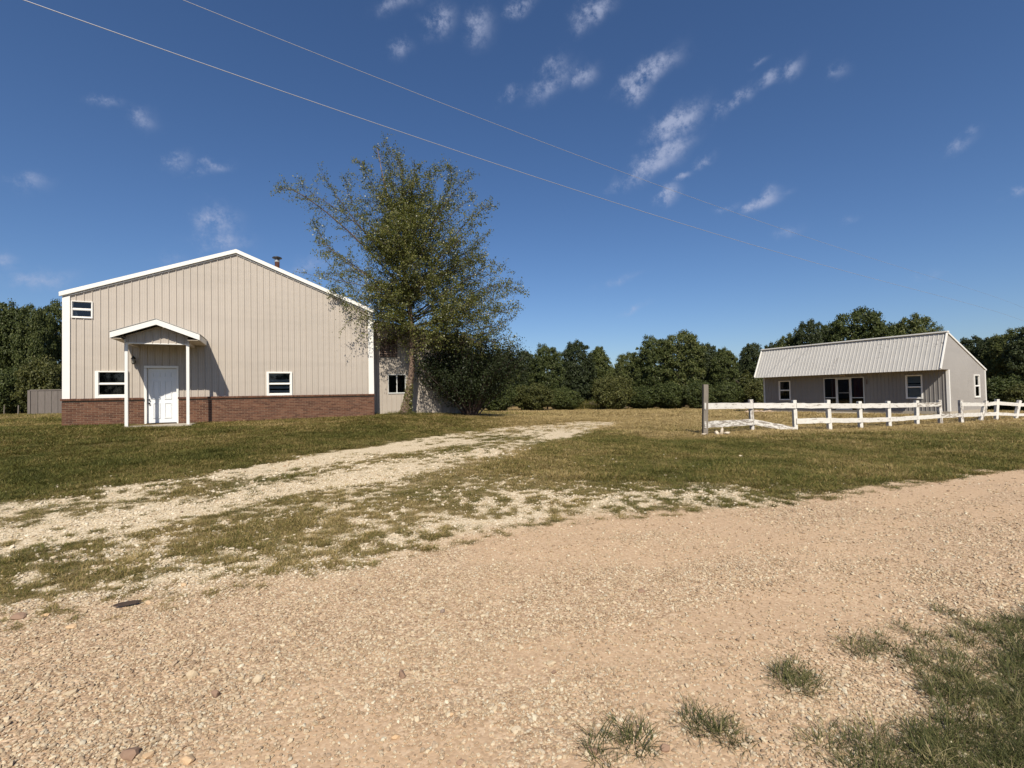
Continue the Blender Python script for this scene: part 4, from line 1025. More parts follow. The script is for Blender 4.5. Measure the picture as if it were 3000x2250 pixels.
# deeper rows of the wood: one mass nobody could count
def wood_mass():
    r = np.random.default_rng(99); Q = []
    pts = []
    for k in range(520):
        u = r.uniform(-2400, 5600); d = r.uniform(64, 84) if 1250 < u < 2300 else r.uniform(56, 80)
        if 650 < u < 1250: d = r.uniform(60, 85)
        x = (u - 1500) / 1402.9 * d; pts.append((x, d))
    for k in range(420):                        # the wood goes on round the sides and behind the road
        a = r.uniform(.95, 2 * math.pi - .95); d = r.uniform(62, 90); pts.append((math.sin(a) * d, math.cos(a) * d))
    for x, d in pts:
        if d > 0 and abs(x) < 70: 
            u = 1500 + 1402.9 * x / d; tops = np.interp(u, [-100, 180, 700, 1250, 1500, 1700, 1770, 1798, 1830, 1920, 2060, 2150, 2220, 2330, 2480, 2600, 2700, 2800, 3000], [915, 910, 1000, 1050, 1062, 1045, 1075, 1092, 1075, 1030, 1030, 1068, 1040, 1010, 975, 1000, 975, 1005, 985])
            D_ = px_dir(u, tops + r.uniform(4, 60)); zt = ZO + D_[2] / D_[1] * d
        else: zt = gz(x, d) + r.uniform(6, 9)
        zg = gz(x, d); H = zt - zg; n = 330
        for j in range(3):
            c = np.array([x + r.uniform(-1, 1), d + r.uniform(-1, 1), zg + H * (.14 + .33 * j)])
            dd = r.normal(size=(n // 3, 3)); dd /= np.linalg.norm(dd, axis=1)[:, None]
            P = c + dd * np.array([2.6, 2.2, H * .24]) * r.uniform(.7, 1.05, (n // 3, 1)); Q.append(leaf_quads(P, .36, r, dd, .5, .8))
    me = quads_mesh('far_wood', np.concatenate(Q), M['leaf_dark']); o = link('far_wood', me); tag(o, 'dark mass of the wood behind the single trees of its edge', 'wood', None, 'stuff')
wood_mass()

# ------------------------------------------------------------------ the birch in front of the wing
def at_px(u, v, y): d = px_dir(u, v); return np.array([d[0] / d[1] * y, y, ZO + d[2] / d[1] * y])
TY = 22.35
tx, ty_, tz0 = at_px(1189, 1214, TY); tz0 = gz(tx, TY) - .05
birch = empty('birch_tree', (tx, TY, tz0), 0, 'tall loose-crowned birch with peeling bark in front of the wing', 'tree')
BO = np.array([tx, TY, tz0])
r = np.random.default_rng(21)
trunk_px = [(1187, 1222), (1190, 1190), (1199, 1140), (1207, 1080), (1208, 1010), (1204, 940), (1195, 870), (1183, 790), (1166, 700), (1145, 610), (1122, 520), (1106, 435)]
tr = [at_px(u, v, TY + dy) for (u, v), dy in zip(trunk_px, [0, 0, .05, .1, .15, .1, 0, -.1, -.1, 0, .1, .1])]
trr = [.30, .21, .155, .135, .135, .12, .105, .085, .06, .042, .026, .01]
m = MB(); m.tube([t - BO for t in tr], trr, 12)
tobj = m.build('trunk', M['bark_birch'], birch, True)
bpts, bq = [], []      # leaf carrying twigs
bm_ = MB()
def curve(p0, p1, sag, n=8, wob=.12):
    p0 = np.array(p0); p1 = np.array(p1); L = np.linalg.norm(p1 - p0); out = []
    o1 = r.normal(size=3) * wob * L * .35
    for i in range(n + 1):
        t = i / n; p = p0 * (1 - t) + p1 * t + np.array([0, 0, sag * L * math.sin(math.pi * t)]) + o1 * math.sin(math.pi * t) * t; out.append(p)
    return out
def on_trunk(v):                                   # point on trunk at image height v
    for (a, b, pa, pb) in zip(trunk_px, trunk_px[1:], tr, tr[1:]):
        if b[1] <= v <= a[1]: t = (a[1] - v) / (a[1] - b[1]); return pa * (1 - t) + pb * t
    return tr[-1]
limbs = []
def limb(v0, u1, v1, dy, rad0=.05, dens=1.0): limbs.append((on_trunk(v0), at_px(u1, v1, TY + dy), rad0, dens))
for a in ((860, 820, 562, -.6, .065, .6), (830, 880, 545, .8, .05, .8), (840, 940, 500, -1.0, .06, .8), (880, 915, 640, 1.4, .06, 1), (900, 925, 700, -2.0, .06, 1), (890, 868, 795, .6, .035, .35), (920, 950, 760, 1.5, .05, 1), (960, 945, 850, -1.2, .05, .9), (970, 1000, 895, .9, .045, .6), (985, 1075, 955, -.8, .03, .4),
          (760, 1010, 520, .3, .045, 1), (700, 1055, 470, -.3, .035, 1), (690, 1090, 430, .2, .025, 1), (720, 1120, 415, -.1, .02, .8), (700, 1160, 450, .8, .035, 1), (760, 1215, 480, -.8, .045, 1), (780, 1290, 490, .7, .05, 1), (820, 1318, 485, 1.3, .05, 1), (850, 1375, 512, -.9, .055, .9), (860, 1395, 570, 1.7, .05, .9),
          (880, 1440, 600, -.6, .06, 1), (900, 1432, 680, 1.6, .06, 1), (890, 1400, 650, -2.4, .06, 1), (930, 1450, 765, -1.0, .06, .9), (950, 1475, 785, 1.0, .05, .8), (960, 1430, 830, 2.0, .05, 1.1), (985, 1530, 852, -.5, .055, .9), (980, 1480, 870, -1.9, .05, 1.1), (1000, 1508, 930, .7, .05, .8), (1010, 1495, 985, -1.0, .045, .8), (1015, 1440, 960, 1.5, .045, .7), (1020, 1500, 1005, .2, .04, .6),
          (1020, 1400, 1000, -1.6, .04, .7), (1030, 1330, 1010, .6, .035, .6), (1020, 1290, 980, -2.0, .035, .6), (1030, 1230, 1010, -1.9, .03, .5), (990, 1130, 990, 1.0, .02, .4),
          (930, 1500, 830, .8, .05, 1), (960, 1520, 900, -.8, .05, 1), (975, 1460, 900, 1.6, .04, 1.1), (990, 1440, 930, -1.6, .04, 1.2), (1000, 1380, 940, .9, .04, 1.2), (1005, 1350, 900, -1.8, .04, 1.2), (1000, 1470, 960, 0, .04, 1.2), (985, 1400, 880, .2, .04, 1.2), (940, 1420, 790, .4, .04, 1),
          (960, 1000, 850, -1.6, .04, 1), (975, 1040, 900, -1.9, .04, .5), (985, 965, 905, -1.2, .03, .5), (990, 1050, 975, -1.5, .025, .35), (930, 930, 800, -1.4, .04, .8), (960, 1010, 955, -2.3, .02, .4), (850, 1400, 720, .6, .05, 1), (870, 1420, 745, -1.2, .05, 1), (900, 1380, 780, 1.4, .05, 1), (860, 1340, 700, -1.0, .05, 1)): limb(*a)
for k in range(70):
    a = r.uniform(0, 2 * math.pi); v0 = r.uniform(600, 965); rr = np.interp(v0, [600, 750, 900, 1000], [1.5, 2.8, 3.7, 3.9]) * r.uniform(.5, 1.0)
    p = on_trunk(v0); e = p + np.array([math.cos(a) * rr * (.8 if math.cos(a) < 0 else 1) + .55, math.sin(a) * rr * .9, rr * r.uniform(.1, .8)]); limbs.append((p, e, .034, 1.0))
for k in range(60):                                # leafy sprays close round the stem
    a = r.uniform(0, 2 * math.pi); v0 = r.uniform(600, 1010); rr = r.uniform(.5, 1.9)
    p = on_trunk(v0); limbs.append((p, p + np.array([math.cos(a) * rr, -abs(math.sin(a)) * rr * .9 if k % 3 else math.sin(a) * rr, rr * r.uniform(0, .7)]), .018, 1.0))
twig_pts = []
for p0, p1, rad0, dens in limbs:
    L = np.linalg.norm(p1 - p0); path = curve(p0, p1, r.uniform(-.04, .11), 8, r.uniform(.15, .4)); bm_.tube([p - BO for p in path], list(np.linspace(rad0 * .8, .005, 9)), 5, False)
    nsub = int(L * 7.0 * (dens ** .5)) + 3
    for j in range(nsub):
        t = .22 + .78 * (j + r.uniform(0, 1)) / nsub; i = min(int(t * 8), 7); f = t * 8 - i; q0 = path[i] * (1 - f) + path[i+1] * f
        d = (p1 - p0) / L; side = r.normal(size=3); side -= d * (side @ d); side /= np.linalg.norm(side); l2 = r.uniform(.35, 1.05) * (1.25 - .75 * t)
        q1 = q0 + (d * .75 + side * .95 + np.array([0, 0, -.02])) * l2; pth = curve(q0, q1, -.05, 4, .3)
        bm_.tube([p - BO for p in pth], [.006, .005, .004, .003, .002], 3, False)
        nl = int((15 + 38 * l2) * dens)
        tt = r.uniform(.1, 1.05, nl) * 4; ii = np.minimum(tt.astype(int), 3); ff = (tt - ii)[:, None]; pa = np.array(pth)
        pp = pa[ii] * (1 - ff) + pa[ii + 1] * ff + r.normal(size=(nl, 3)) * .075 - np.array([0, 0, .03]); twig_pts.append(pp)
bobj = bm_.build('branches', M['twig'], birch)
LP = np.concatenate(twig_pts)
Q = leaf_quads(LP - BO, .036, r, None, 1, .7)
lo_ = link('leaves', quads_mesh('leaves', Q, M['leaf_birch']), None, birch)
# suckers and vine leaves round the foot of the trunk
n = 1500; h = r.beta(1.0, 2.6, n) * 2.0; a = r.uniform(0, 6.283, n); base_r = .15 + .30 * np.exp(-h * 2.2) * r.uniform(.1, 1, n) ** 2 + .06 * r.uniform(0, 1, n) * np.sin(h * 9 + a) ** 2
px_ = np.interp(h, [0, .5, 1.2, 2.2], [0, .06, .17, .28])
P = np.stack([px_ + np.cos(a) * base_r, np.sin(a) * base_r * .9 - .02, h], 1); Q = leaf_quads(P, .035, r)
link('trunk_suckers', quads_mesh('trunk_suckers', Q, M['leaf_birch']), None, birch)

# ------------------------------------------------------------------ vase-shaped bush
sx_, sy_, _ = at_px(1378, 1216, 23.3); shr = empty('bush', (sx_, sy_, gz(sx_, sy_)), 0, 'dense vase-shaped dark green bush right of the birch', 'bush')
m = MB(); P = []; r = np.random.default_rng(31)
for k in range(90):
    a = r.uniform(0, 6.283); tilt = r.uniform(.05, 1.0) ** .8 * .95; L = r.uniform(2.6, 4.3); ex = math.cos(a) * math.sin(tilt) * L * 1.0 + .15; ey = math.sin(a) * math.sin(tilt) * L * .75; ez = math.cos(tilt) * L
    p0 = np.array([math.cos(a) * .12 + r.normal() * .08, math.sin(a) * .1, -.05]); p1 = np.array([ex, ey, max(ez, .9)]); pth = []
    for i in range(7):
        t = i / 6; pth.append(p0 * (1 - t) + p1 * t + np.array([0, 0, .12 * math.sin(math.pi * t)]))
    m.tube(pth, list(np.linspace(.035, .006, 7)), 5, False); pa = np.array(pth)
    nl = 400; tt = (.34 + .70 * r.uniform(0, 1, nl) ** .85) * 6; ii = np.minimum(tt.astype(int), 5); ff = (tt - ii)[:, None]
    P.append(pa[ii] * (1 - ff) + pa[ii+1] * ff + r.normal(size=(nl, 3)) * (.05 + .20 * np.sin(np.clip(tt / 6, 0, 1) * 2.6))[:, None])
m.build('stems', M['twig'], shr); P = np.concatenate(P); P = P[P[:, 2] > .12]
link('foliage', quads_mesh('foliage', leaf_quads(P, .045, r), M['leaf_shrub']), None, shr)

# ------------------------------------------------------------------ brush piles and field stones far off
def pile(x, y, w, h, label, cat, n, mt, seed, cols=None):
    o = empty('brush_pile' if cat == 'brush pile' else 'rubble_pile', (x, y, gz(x, y) - .05), 0, label, cat); r_ = np.random.default_rng(seed)
    m = MB()
    for k in range(n):
        px = r_.normal() * w * .4; py = r_.normal() * w * .22; hz = h * math.exp(-(px / (w * .5))**2) * r_.uniform(0, 1); L = r_.uniform(.3, 1.1) * w * .35; a = r_.uniform(0, 6.28)
        d = np.array([math.cos(a), math.sin(a), r_.uniform(-.35, .5)]) * L / 2; m.tube([(px - d[0], py - d[1], hz - d[2]), (px + d[0], py + d[1], hz + d[2])], [.05, .02], 4)
    m.build('branches', mt, o); return o
M['dead'] = simple('dead_branches', (.20, .155, .13), .95, .3, 5)
p1 = pile(9.6, 58.0, 2.3, .9, 'heap of grey dead branches in front of the gap in the wood, left half', 'brush pile', 130, M['dead'], 1)
p2 = pile(12.3, 58.8, 2.1, .8, 'dead branches and pale rubble in front of the wood gap, right heap', 'brush pile', 110, M['dead'], 2)
for k, (x, y, s) in enumerate(((.5, -.6, .35), (1.1, -.5, .28), (-.2, -.7, .22))): link('pale_lump', rock_mesh('pale_lump', 60 + k, s * 1.6, s, s * .7, M['pale_rock'], 1), None, p2, (x, y, .2))
p3 = pile(22.5, 45, 2.6, 1.0, 'heap of grey branches beyond the fence, left of the grey building', 'brush pile', 150, M['dead'], 3)
p4 = empty('rubble_pile', (17.2, 33.2, gz(17.2, 33.2)), 0, 'low spread of tan broken stones in the grass near the grey building', 'rubble'); rr_ = random.Random(8)
M['tan_rock'] = stone_mat('tan_rock', [(.34, .25, .17), (.48, .38, .28), (.42, .30, .2)])
for k in range(16):
    s = rr_.uniform(.10, .24); link('stone', rock_mesh('stone', 70 + k, s * 1.5, s, s * .6, M['tan_rock'], 1), None, p4, (rr_.gauss(0, .75), rr_.gauss(0, .35), s * .2))

# ------------------------------------------------------------------ scattered instances (gravel and grass)
src = bpy.data.collections.new('scatter_sources')
def gn_scatter(name, P, attrs, objs, label, cat, kind='stuff'):
    """points as a mesh; a small node group puts one of the source meshes on each point"""
    me = bpy.data.meshes.new(name); me.vertices.add(len(P)); me.vertices.foreach_set('co', np.asarray(P, np.float32).ravel())
    for k, (typ, a) in attrs.items():
        at = me.attributes.new(k, typ, 'POINT'); at.data.foreach_set('vector' if typ == 'FLOAT_VECTOR' else 'value', np.asarray(a, np.int32 if typ == 'INT' else np.float32).ravel())
    o = bpy.data.objects.new(name, me); COL.objects.link(o); tag(o, label, cat, None, kind)
    col = bpy.data.collections.new(name + '_src'); 
    for i, s in enumerate(objs):
        so = bpy.data.objects.new('%s_source_%02d' % (name, i), s); col.objects.link(so)
    g = bpy.data.node_groups.new(name + '_nodes', 'GeometryNodeTree')
    g.interface.new_socket('Geometry', in_out='INPUT', socket_type='NodeSocketGeometry'); g.interface.new_socket('Geometry', in_out='OUTPUT', socket_type='NodeSocketGeometry')
    nn = g.nodes; gi = nn.new('NodeGroupInput'); go = nn.new('NodeGroupOutput'); ip = nn.new('GeometryNodeInstanceOnPoints'); ci = nn.new('GeometryNodeCollectionInfo')
    m2p = nn.new('GeometryNodeMeshToPoints')
    ci.inputs['Collection'].default_value = col; ci.inputs['Separate Children'].default_value = True; ci.inputs['Reset Children'].default_value = True; ip.inputs['Pick Instance'].default_value = True
    def at(nm, typ):
        a = nn.new('GeometryNodeInputNamedAttribute'); a.data_type = typ; a.inputs['Name'].default_value = nm; return [x for x in a.outputs if x.enabled and x.name == 'Attribute'][0]
    g.links.new(gi.outputs[0], m2p.inputs[0]); g.links.new(m2p.outputs[0], ip.inputs['Points']); g.links.new(ci.outputs[0], ip.inputs['Instance'])
    g.links.new(at('idx', 'INT'), ip.inputs['Instance Index']); g.links.new(at('rot', 'FLOAT_VECTOR'), ip.inputs['Rotation']); g.links.new(at('scl', 'FLOAT_VECTOR'), ip.inputs['Scale'])
    g.links.new(ip.outputs[0], go.inputs[0]); md = o.modifiers.new('scatter', 'NODES'); md.node_group = g; return o
def grid_h(x, y): return gz(x, y) + (vnoise(x, y, .5, 2) - .5) * .05 * np.clip(np.hypot(x, y) / 4, 0, 1) + (vnoise(x, y, 6, 4) - .5) * .018 * sst(25, 4, np.hypot(x, y))
def sector(n, r0, r1, a=1.0, r=rng):
    rr = np.sqrt(r.uniform(r0**2, r1**2, n)); t = r.uniform(-a, a, n); return rr * np.sin(t), rr * np.cos(t)
# gravel
GR = stone_mat('gravel_stones', [(0.258, 0.18, 0.112), (0.37, 0.273, 0.17), (0.439, 0.339, 0.216), (0.507, 0.4, 0.266), (0.602, 0.51, 0.349), (0.473, 0.361, 0.22), (0.31, 0.216, 0.137), (0.654, 0.598, 0.44)])
GW = stone_mat('limestone_gravel', [(0.54, 0.45, 0.315), (0.63, 0.549, 0.408), (0.702, 0.63, 0.484), (0.495, 0.396, 0.255), (0.666, 0.594, 0.442)])
def bare(x, y): return 1 - dusty(x, y)
xs, ys_, sz = [], [], []
for n, r0, r1, s0 in ((62000, 1.5, 3.2, .0066), (80000, 3.2, 5.5, .0072), (64000, 5.5, 9, .0085), (26000, 9, 15, .013)):
    x, y = sector(n, r0, r1, .95); xs.append(x); ys_.append(y); sz.append(s0 * np.exp(np.clip(rng.normal(0, .42, n), -1, .95)))
x = np.concatenate(xs); y = np.concatenate(ys_); s = np.concatenate(sz)
c, w, d = zones(x, y); keep = (rng.uniform(0, 1, len(x)) < (.30 + .70 * bare(x, y)) * np.where(c > .8, .05, 1.0)); keep &= ~((w > .5) & (np.hypot(x, y) > 12))
x, y, s, w = x[keep], y[keep], s[keep], w[keep]; s = s * (1 + .25 * w)
z = grid_h(x, y) + s * .25; n = len(x)
isw = rng.uniform(0, 1, n) < w * .9
def rattrs(n, idx, s, flat=.55): return {'idx': ('INT', idx), 'rot': ('FLOAT_VECTOR', np.stack([rng.normal(0, .3, n), rng.normal(0, .3, n), rng.uniform(0, 6.28, n)], 1)), 'scl': ('FLOAT_VECTOR', np.stack([s * rng.uniform(.9, 1.5, n), s * rng.uniform(.8, 1.1, n), s * rng.uniform(.65, 1.0, n)], 1)), 'shade': ('FLOAT', rng.uniform(0, 1, n))}
for nm, sel, mt, lab in (('road_gravel', ~isw, GR, 'loose tan and pink gravel lying on the road'), ('drive_gravel', isw, GW, 'pale limestone gravel of the drive and verge')):
    k = sel.sum(); gn_scatter(nm, np.stack([x[sel], y[sel], z[sel]], 1), rattrs(k, rng.integers(0, 6, k), s[sel]), [rock_mesh('pebble', 200 + i, 1, 1, .8, mt, 1) for i in range(6)], lab, 'gravel')
# single larger stones
STONES=[
  (-0.64,2.68,0.069),
  (-1.83,2.72,0.070),
  (-1.42,2.66,0.064),
  (-2.38,2.59,0.074),
  (-0.53,3.47,0.049),
  (-1.72,2.76,0.059),
  (-1.58,2.54,0.069),
  (-1.70,2.14,0.107),
  (-1.62,2.13,0.061),
  (-1.43,2.10,0.075),
  (-3.08,3.35,0.095),
  (-3.61,3.52,0.113),
  (-3.45,3.54,0.063),
  (-3.56,3.62,0.052),
  (-2.84,3.73,0.080),
  (-2.78,4.04,0.072),
  (0.38,3.47,0.069),
  (0.97,3.73,0.069),
  (0.72,3.56,0.056),
  (0.19,2.78,0.067),
  (0.63,2.39,0.044),
  (-0.02,2.24,0.064),
  (-0.33,2.36,0.037),
  (0.32,2.11,0.060),
  (0.63,2.11,0.054),
  (-0.25,2.05,0.050),
  (-0.56,2.21,0.047),
  (0.20,2.70,0.039),
  (1.57,2.18,0.023),
  (-2.33,3.02,0.034),
  (-0.96,2.36,0.040),
  (1.18,2.49,0.035),
]
cols_ = {'rust': M.setdefault('rust_rock', stone_mat('rust_rock', [(.22, .135, .09), (.27, .17, .115)])), 'cream': stone_mat('cream_rock', [(.50, .40, .26), (.58, .48, .33)]), 'grey': stone_mat('grey_rock', [(.22, .17, .14), (.28, .22, .18)]), 'orange': stone_mat('orange_rock', [(.55, .36, .19), (.62, .44, .26)])}
STL = ['rust:brown-grey block, biggest dark stone in the middle left of the road', 'cream:cream stone lying flat left of the brown-grey block', 'cream:tan angular stone right of the brown-grey block', 'cream:pale flat stone on the sandy left part of the road', 'grey:dull brown round stone behind the brown-grey block', 'cream:small cream chip beside the brown-grey block',
 'rust:narrow rusty stone below the brown-grey block', 'rust:large rusty-brown slab at the very bottom left edge of the picture', 'orange:tan slab leaning behind the rusty slab at the bottom edge', 'orange:orange-tan stone at the bottom edge right of the rusty slab', 'orange:yellow-orange rock among the grass tufts at the left end of the verge', 'rust:brown rock at the far left edge of the verge', 'orange:tan rock between the brown one and the yellow-orange one', 'cream:pale chip behind the rocks of the verge', 'orange:orange stone right of the piece of driftwood', 'orange:flat orange stone at the grass edge left of centre',
 'cream:cream angular stone on the road right of centre', 'rust:rusty stone on the road right of the cream angular one', 'cream:yellowish stone next to the rusty stone right of centre', 'cream:large flat cream stone in the middle of the road', 'cream:upright pale stone casting a dark shadow, right of centre', 'cream:long pale stone near the bottom edge left of centre', 'orange:orange-brown stone near the bottom, left of centre', 'rust:brown stone near the bottom edge right of centre', 'rust:brown block at the bottom edge right of centre', 'rust:rust-coloured stone at the bottom edge near the centre', 'orange:tan elongated stone in the lower left centre', 'rust:dark brown pebble just right of the large flat cream stone', 'grey:dark pebble on the sand patch left of the grass clump', 'grey:single dark pebble on the bare left part of the road', 'cream:white block of stone near the bottom left of centre', 'cream:pale stone on the sand patch left of the big grass clump']
for i, ((sx2, sy2, w), spec) in enumerate(zip(STONES, STL)):
    kd, lab = spec.split(':', 1); a = w * .52; h = a * (.95 if 'upright' in lab or 'block' in lab else .5)
    me_ = rock_mesh('stone', 300 + i, a, a * .72, h, cols_[kd], 2, .15); o = link('stone', me_, None, None, (sx2, sy2, float(grid_h(np.array(sx2), np.array(sy2))) + h * .35)); o.rotation_euler = (0, 0, rr_.uniform(-.6, .6)); tag(o, lab, 'stone', 'larger stones lying on the gravel')
dw = empty('driftwood', (-2.96, 3.68, gz(-2.96, 3.68) + .004), .35, 'flat dark piece of weathered wood lying on the gravel at the left verge', 'wood piece')
q = MB(); q.add([(-.085,-.01,-.006),(-.03,-.022,-.008),(.06,-.016,-.004),(.088,.004,.0),(.04,.018,0),(-.05,.012,-.003)] + [(-.085,-.008,.008),(-.03,-.018,.014),(.06,-.012,.018),(.088,.006,.01),(.04,.016,.014),(-.05,.01,.012)], [(5,4,3,2,1,0),(6,7,8,9,10,11),(0,1,7,6),(1,2,8,7),(2,3,9,8),(3,4,10,9),(4,5,11,10),(5,0,6,11)]); q.build('plank', M['dark_wood'], dw)

# grass blades
def grass_mat(name, green, strawc, gshift=0):
    m, t, b = mat(name); n = N(t); ge = n.new('ShaderNodeNewGeometry'); at = n.new('ShaderNodeAttribute'); at.attribute_type = 'INSTANCER'; at.attribute_name = 'dry'
    k = n.math('ADD', at.outputs['Fac'], n.math('MULTIPLY_ADD', ge.outputs['Random Per Island'], .55, -.28)); uvz = n.new('ShaderNodeSeparateXYZ'); n.l(n.obj(), uvz.inputs[0])
    c = n.ramp(k, [(.0, green[0]), (.35, green[1]), (.55, green[2]), (.8, strawc[0]), (1, strawc[1])])
    t.nodes.remove(b); d = n.new('ShaderNodeBsdfPrincipled'); n.l(c, d.inputs['Base Color']); d.inputs['Roughness'].default_value = .6; d.inputs['Specular IOR Level'].default_value = .2
    tl = n.new('ShaderNodeBsdfTranslucent'); n.l(c, tl.inputs[0]); mx = n.new('ShaderNodeMixShader'); mx.inputs[0].default_value = .25; n.l(d.outputs[0], mx.inputs[1]); n.l(tl.outputs[0], mx.inputs[2]); n.l(mx.outputs[0], t.nodes['Material Output'].inputs[0]); return m
G1 = grass_mat('lawn_grass', [(.048, .054, .012), (.096, .101, .022), (.158, .153, .037)], [(.29, .21, .075), (.45, .34, .16)])
G2 = grass_mat('clump_grass', [(.050, .056, .018), (.105, .112, .036), (.175, .17, .062)], [(.26, .22, .10), (.46, .38, .20)])
def tuft(seed, nb_, rad_, h, wd, lean, mt, segs=3):
    r = np.random.default_rng(seed); V = []; F = []
    for k in range(nb_):
        a = r.uniform(0, 6.283); rr = rad_ * math.sqrt(r.uniform(0, 1)); p = np.array([math.cos(a) * rr, math.sin(a) * rr, -.01]); az_ = a + r.normal() * .9; L = h * r.uniform(.45, 1.15); ln = lean * r.uniform(.2, 1.3)
        d = np.array([math.cos(az_), math.sin(az_), 0]); sd = np.array([-d[1], d[0], 0]); ww = wd * r.uniform(.6, 1.3); b0 = len(V); th_ = r.uniform(0, .35)
        for i in range(segs + 1):
            t = i / segs; th_ += ln * .9 / segs; 
            if i: p = p + (d * math.sin(th_) + np.array([0, 0, math.cos(th_)])) * L / segs
            w_ = ww * (1 - t ** 1.5) * .5
            if i < segs: V += [p - sd * w_, p + sd * w_]
            else: V += [p]
        for i in range(segs):
            if i < segs - 1: F += [(b0+2*i, b0+2*i+1, b0+2*i+3), (b0+2*i, b0+2*i+3, b0+2*i+2)]
            else: F += [(b0+2*i, b0+2*i+1, b0+2*i+2)]
    return npmesh('tuft', np.array(V), np.array(F), mt)
def gattrs(n, idx, s, dry_, hs=None): return {'idx': ('INT', idx), 'rot': ('FLOAT_VECTOR', np.stack([rng.normal(0, .08, n), rng.normal(0, .08, n), rng.uniform(0, 6.28, n)], 1)), 'scl': ('FLOAT_VECTOR', np.stack([s, s, s * (rng.uniform(.6, 1.25, n) if hs is None else hs)], 1)), 'dry': ('FLOAT', dry_)}
def blocked(x, y):
    """no grass inside buildings"""
    def loc(x, y, ox, oy, a): dx, dy = x - ox, y - oy; return dx * math.cos(a) + dy * math.sin(a), -dx * math.sin(a) + dy * math.cos(a)
    u, v = loc(x, y, -15.828, 16.868, .4533); b = (u > 0) & (u < W1_) & (v > -.12) & (v < D1); b |= (u > 2.0) & (u < 4.02) & (v > -1.62) & (v < 0); b |= (u >= W1_) & (u < 16) & (v > 1.2) & (v < 10)
    u, v = loc(x, y, 21.7607*1.087, 23.8631*1.087, CA); b |= (u < 0) & (u > -L2) & (v > -.08) & (v < D2); return b
X, Y, S, DR = [], [], [], []
for n, r0, r1, s0 in ((60000, 3, 8, .9), (80000, 8, 16, 1.2), (70000, 16, 28, 1.9), (50000, 28, 60, 3.4)):
    x, y = sector(n, r0, r1, .92); c, w, d = zones(x, y); hn = vnoise(x, y, 1.1, 61, 3)
    keep = (rng.uniform(0, 1, n) < np.clip(c * 1.3 - .25, 0, 1)) & (c > .35) & ~blocked(x, y) & (line(NEAR, x) < y); x, y, d, c, hn = x[keep], y[keep], d[keep], c[keep], hn[keep]
    X.append(x); Y.append(y); inn = sst(.93, .99, c); S.append(s0 * (.55 + .9 * hn) * (.72 + .28 * inn) * rng.uniform(.75, 1.25, len(x))); DR_ = rng.uniform(0, 1, len(x)) < (.45 + .55 * inn); DR.append(d + rng.normal(0, .10, len(x)))
x, y, s, d = map(np.concatenate, (X, Y, S, DR)); n = len(x)
hz = np.where(s > 2, .45, .68) * rng.uniform(.7, 1.2, n)
gn_scatter('lawn_grass', np.stack([x, y, grid_h(x, y)], 1), gattrs(n, rng.integers(0, 6, n), s, np.clip(d, 0, 1), hz), [tuft(500 + i, 26, .085, .085, .0062, 1.1, G1, 2) for i in range(6)], 'short mown grass, green and straw-coloured, covering the lawns', 'grass')
# spreading green clumps between the gravel
x, y = sector(30000, 2.6, 11, .95); c, w, d = zones(x, y); nr_ = line(NEAR, x); rd = line(ROAD, x); k = (rng.uniform(0, 1, len(x)) < np.where(y > rd - .05, (.09 + .5 * (c > .4)) * np.where(y > line(DL, x), .4, 1), .003)) & (c < .93) & (y > rd - .12) & (nr_ < y); x, y, d = x[k], y[k], d[k]; n = len(x)
gn_scatter('verge_grass', np.stack([x, y, grid_h(x, y)], 1), gattrs(n, rng.integers(0, 5, n), rng.uniform(.35, .85, n), np.clip(d - .22 + rng.normal(0, .22, n), 0, 1), rng.uniform(.4, .8, n)), [tuft(540 + i, 30, .06, .10, .0042, 1.5, G2, 3) for i in range(5)], 'ragged grass tufts growing through the pale gravel of the verge', 'grass')
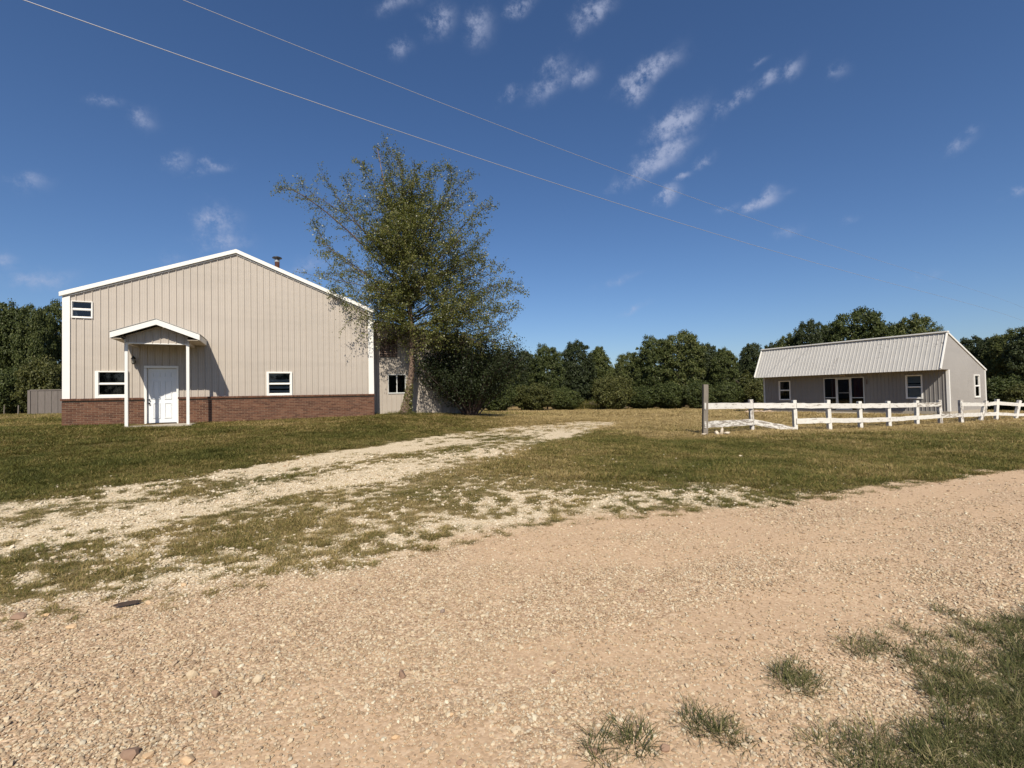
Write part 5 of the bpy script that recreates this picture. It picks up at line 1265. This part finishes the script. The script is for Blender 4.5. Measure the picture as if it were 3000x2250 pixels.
# long grass at the near right corner
x = np.r_[rng.uniform(.3, 4.6, 9000), rng.uniform(.3, 8, 3000)]; y = np.r_[rng.uniform(1.2, 4.4, 9000), rng.uniform(-2.5, 5.2, 3000)]; c, w, d = zones(x, y); sd_ = line(NEAR, x) - .07 - y; cl = vnoise(x, y, 2.1, 91, 3)
k = (rng.uniform(0, 1, len(x)) < np.clip(.10 + sd_ * 1.2, 0, .55)) & (cl + sd_ * .7 > .47) & (sd_ > -.12); x, y, cl = x[k], y[k], cl[k]; n = len(x)
ex_ = np.array([(.42, 2.19), (.50, 2.12), (.30, 2.10), (.86, 2.22), (.92, 2.17), (.78, 2.25), (1.42, 2.62), (1.48, 2.56), (1.38, 2.55), (1.5, 2.66), (2.02, 2.92), (2.1, 2.86), (2.2, 2.95), (1.95, 2.83), (1.44, 2.5), (2.45, 3.1), (2.9, 3.3)]); ex_ = np.concatenate([ex_, ex_ + .05, ex_ + np.array([.05, -.05])]); x = np.r_[x, ex_[:, 0]]; y = np.r_[y, ex_[:, 1]]; n = len(x)
gn_scatter('corner_grass', np.stack([x, y, grid_h(x, y)], 1), gattrs(n, rng.integers(0, 6, n), rng.uniform(.65, 1.1, n), np.clip(rng.normal(.30, .26, n), 0, 1), rng.uniform(.55, 1.0, n)), [tuft(560 + i, 42, .055, .15, .0036, 1.35, G2, 4) for i in range(6)], 'long green grass clump filling the near right corner beside the road', 'grass')
# taller weeds at walls and round the birch, and by the brush piles
x = np.r_[rng.normal(tx, .5, 120), rng.uniform(8, 11, 240), rng.uniform(-6, -2.6, 60)]; y = np.r_[rng.normal(TY - .1, .25, 120), rng.normal(58, .8, 240), rng.normal(23, .15, 60)]
n = len(x); s = np.r_[np.full(120, 1.6), np.full(240, 7.5), np.full(60, 1.3)]
k = ~blocked(x, y); x, y, s = x[k], y[k], s[k]; n = len(x)
gn_scatter('tall_weeds', np.stack([x, y, grid_h(x, y)], 1), gattrs(n, rng.integers(0, 6, n), s, np.clip(rng.normal(.4, .2, n), 0, 1), rng.uniform(.8, 1.4, n)), [tuft(580 + i, 26, .085, .14, .006, .8, G1, 2) for i in range(6)], 'taller weeds round the foot of the birch and beside the brush piles', 'weeds')
